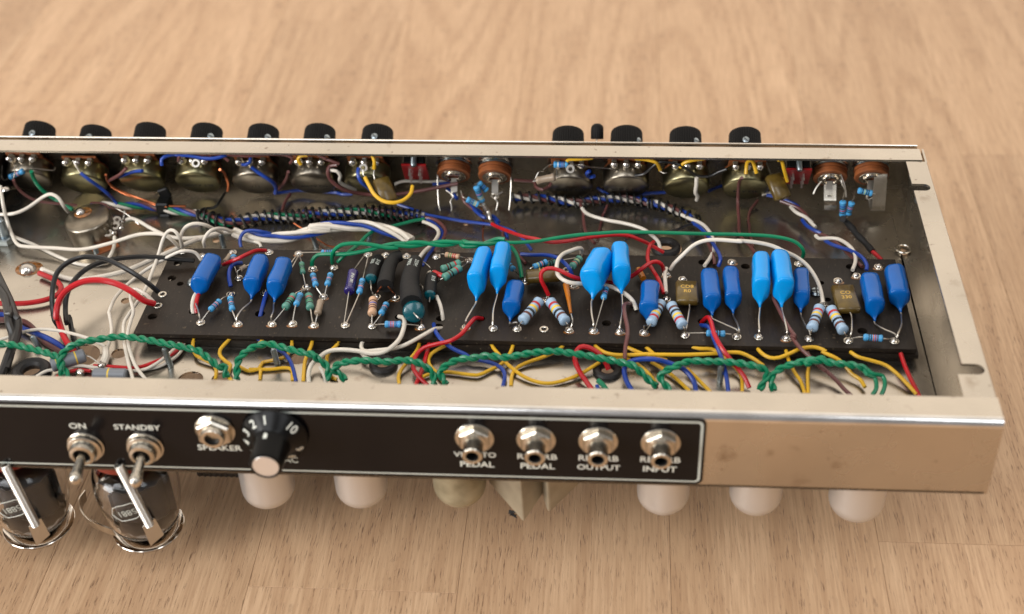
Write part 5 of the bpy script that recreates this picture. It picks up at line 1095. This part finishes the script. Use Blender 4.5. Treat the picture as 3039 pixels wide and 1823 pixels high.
# transformer with its folded beige cover
p = at(1550, 1440, y=20)
def prism(pts, z0, z1, m_): 
    n = len(pts); vs = [V((a, b, z0)) for a, b in pts]+[V((a, b, z1)) for a, b in pts]
    fs = [[i, (i+1) % n, n+(i+1) % n, n+i] for i in range(n)]+[list(range(n))[::-1], [n+i for i in range(n)]]
    return MB().add(vs, fs, m_)
X0 = p.x
tr = build('small_transformer', MB().box(V((X0+10, 48, -50)), (26, 26, 18), 'black_plastic', 1), A, label='small transformer in a beige folded metal cover')
def wedge(xc, yc, wx, dy, zt3, zl, zr, lean, wl=.55):
    """folded cover: vertical ridge facing the camera whose two faces run back left and right"""
    vs = [V((xc-wx*wl, yc+dy, zt3)), V((xc, yc, zt3)), V((xc+wx, yc+dy*1.2, zt3)), V((xc, yc+dy*2.4, zt3)),
          V((xc-wx*wl, yc+dy, zl)), V((xc+lean, yc, zr)), V((xc+wx, yc+dy*1.2, zl)), V((xc, yc+dy*2.4, zl))]
    return MB().add(vs, [[0, 3, 2, 1], [0, 1, 5, 4], [1, 2, 6, 5], [2, 3, 7, 6], [3, 0, 4, 7], [4, 5, 6, 7]], 'beige_metal')
a1 = wedge(at(1543, 1440, y=12).x, 12, 13, 12, DZ-TH-.4, -66, -78, 1.0, 1.15); 
def bev(o_, w_): 
    md = o_.modifiers.new('bevel', 'BEVEL'); md.width = w_*S; md.segments = 3; return o_
bev(build('bracket', a1, tr, flat=True), .8)
a2 = wedge(at(1622, 1440, y=18).x, 16, 31, 22, DZ-TH-.5, -60, -77, .5, .3); bev(build('cover', a2, tr, flat=True), 1.6)

q = at(1522, 1524, y=22); cr = build('solder_crumb', MB().tube([q+V((math.sin(i*1.7)*1.8, math.cos(i*2.3)*1.4, math.sin(i*.9)*1.8)) for i in range(16)], .35, 'black_print', 5), tr)

def tube_valve(px, label):
    y0 = 19.0; c = at(px, 1430, y=y0-10); x = c.x; zt3 = DZ-TH-.2; zb3 = -97.5
    o = empty('vacuum_tube', (x, y0, zb3), label, 'vacuum tube', 'power tubes in spring retainers')
    C_ = V((x, y0, 0))
    build('base', MB().lathe([(16, zt3-1.2), (16.6, zt3-1.6), (16.6, zt3-5.4), (16, zt3-6)], 'tube_base', C_, (0, 0, 1), 40), o)
    prof = [(0, zb3), (4, zb3+.2), (9, zb3+1.6), (13, zb3+5), (15.6, zb3+10), (17.6, zb3+18), (18.8, zb3+27), (18.9, zb3+34), (18.2, zb3+40), (16.4, zb3+44.4)]
    inner = [(max(r-.9, 0), z+(.9 if r < 13 else .2)) for r, z in prof][::-1]
    gl = MB().lathe(prof, 'glass', C_, (0, 0, 1), 48).lathe(inner, 'glass', C_, (0, 0, 1), 48)
    # drop the end caps (open shell joined by a lip)
    build('glass_envelope', gl, o, sharp=80)
    build('anode_plate', MB().lathe([(12.6, zb3+14), (13.0, zb3+14.4), (13.0, zb3+38), (12.6, zb3+38.6)], 'anode', C_, (0, 0, 1), 28, ell=.72).box(V((x+14, y0, zb3+26)), (3, 1.2, 24), 'anode', .2).box(V((x-14, y0, zb3+26)), (3, 1.2, 24), 'anode', .2), o)
    for zz, rr_ in ((zb3+12.0, 14.2), (zb3+39.6, 15.2)):
        n = 28; ol = [((rr_+(1.3 if i % 2 else 0))*math.cos(2*math.pi*i/n), (rr_-.6+(1.3 if i % 2 else 0))*math.sin(2*math.pi*i/n)) for i in range(n)]
        build('mica_spacer', MB().plate(ol, [], .4, 'mica_sheet', Mx.Translation((x, y0, zz))), o)
    for dx in (-6, -2, 3, 6.5): build('support_rod', MB().tube([V((x+dx, y0+1, zb3+8)), V((x+dx, y0+1, zt3-8))], .5, 'getter', 8), o)
    build('getter_ring', MB().ring(4.6, 4, .5, 'getter', V((x, y0, zb3+6))), o)
    # printed octagon and number, upside down on the front of the glass
    ac = math.radians(-87); rad = V((math.cos(ac), math.sin(ac), 0)); zc = zb3+31; rg = 18.6
    def g(u_, w_):
        a_ = ac+u_/rg; u_, w_ = u_*.9*.95-w_*.9*.31, u_*.9*.31+w_*.9*.95; a_ = ac+u_/rg; rr = 19.02; return V((x+rr*math.cos(a_), y0+rr*math.sin(a_), zc+w_))
    oc = [(-8.2, 0), (-6, 4), (-2.5, 5.2), (5.2, 5.4), (8.4, 2), (7, -3), (3, -5), (-5, -4.6)]
    mk_ = MB(); pts = []
    for i in range(8):
        a_, b_ = oc[i], oc[(i+1) % 8]
        for j in range(5): t = j/5; pts.append(g(a_[0]+(b_[0]-a_[0])*t, a_[1]+(b_[1]-a_[1])*t))
    pts.append(pts[0]); mk_.tube(pts, .16, 'white_print', 5); build('printed_outline', mk_, o)
    cu = bpy.data.curves.new('t', 'FONT'); cu.body = '5881'; cu.size = 5.2; cu.align_x = 'CENTER'; cu.align_y = 'CENTER'; ot = bpy.data.objects.new('t', cu); me = bpy.data.meshes.new_from_object(ot)
    build('printed_number', MB().add([g(-v_.co.x, -v_.co.y)+rad*.02 for v_ in me.vertices], [list(p_.vertices) for p_ in me.polygons], 'silver_print'), o, flat=True); bpy.data.objects.remove(ot)
    # spring retainer, hung from the chassis
    rt_ = build('tube_retainer', MB().lathe([(7, zb3-2.2), (11, zb3-2.0), (14.4, zb3-.4), (16.4, zb3+2.6), (16.2, zb3+2.8), (14.1, zb3+.2), (10.8, zb3-1.4), (7, zb3-1.6)], 'chrome', C_, (0, 0, 1), 48), A)
    s1 = at(px+73, 1559, y=y0-19); s0 = at(px-20, 1380, y=y0-21)
    hel = []; axs = (s1-s0); L_ = axs.length; axs.normalize(); ex, ey = frame(axs); N_ = int(L_/1.05*9)
    for i in range(N_+1): hel.append(s0+axs*(L_*i/N_)+ex*(1.75*math.cos(i*.698))+ey*(1.75*math.sin(i*.698)))
    build('spring', MB().tube(hel, .46, 'tin', 6), rt_)
    cr_ = [at(px+dx, py, y=y0+dy_) for dx, py, dy_ in ((51, 1564, -19.5), (88, 1537, -18.5), (114, 1586, -15), (75, 1619, -16.5))]
    nn = (cr_[1]-cr_[0]).cross(cr_[3]-cr_[0]).normalized()*.35
    sb = MB().add([q+nn for q in cr_]+[q-nn for q in cr_], [[0, 1, 2, 3], [7, 6, 5, 4], [0, 4, 5, 1], [1, 5, 6, 2], [2, 6, 7, 3], [3, 7, 4, 0]], 'tin'); build('clip_plate', sb, rt_)
    sb = MB(); a0 = [at(px+dx, py, y=y0+dy_) for dx, py, dy_ in ((-118, 1470, 14), (-133, 1495, 6), (-126, 1525, -2), (-105, 1550, -10), (-70, 1567, -16), (-34, 1580, -18.5))]
    strap(sb, a0, 5.4, .6, 'nickel', V((0, -.2, 1))); build('curled_strip', sb, rt_)
    return o
tube_valve(372, 'glass power tube hanging right under the standby switch'); tube_valve(34, 'glass power tube cut by the left edge of the picture')
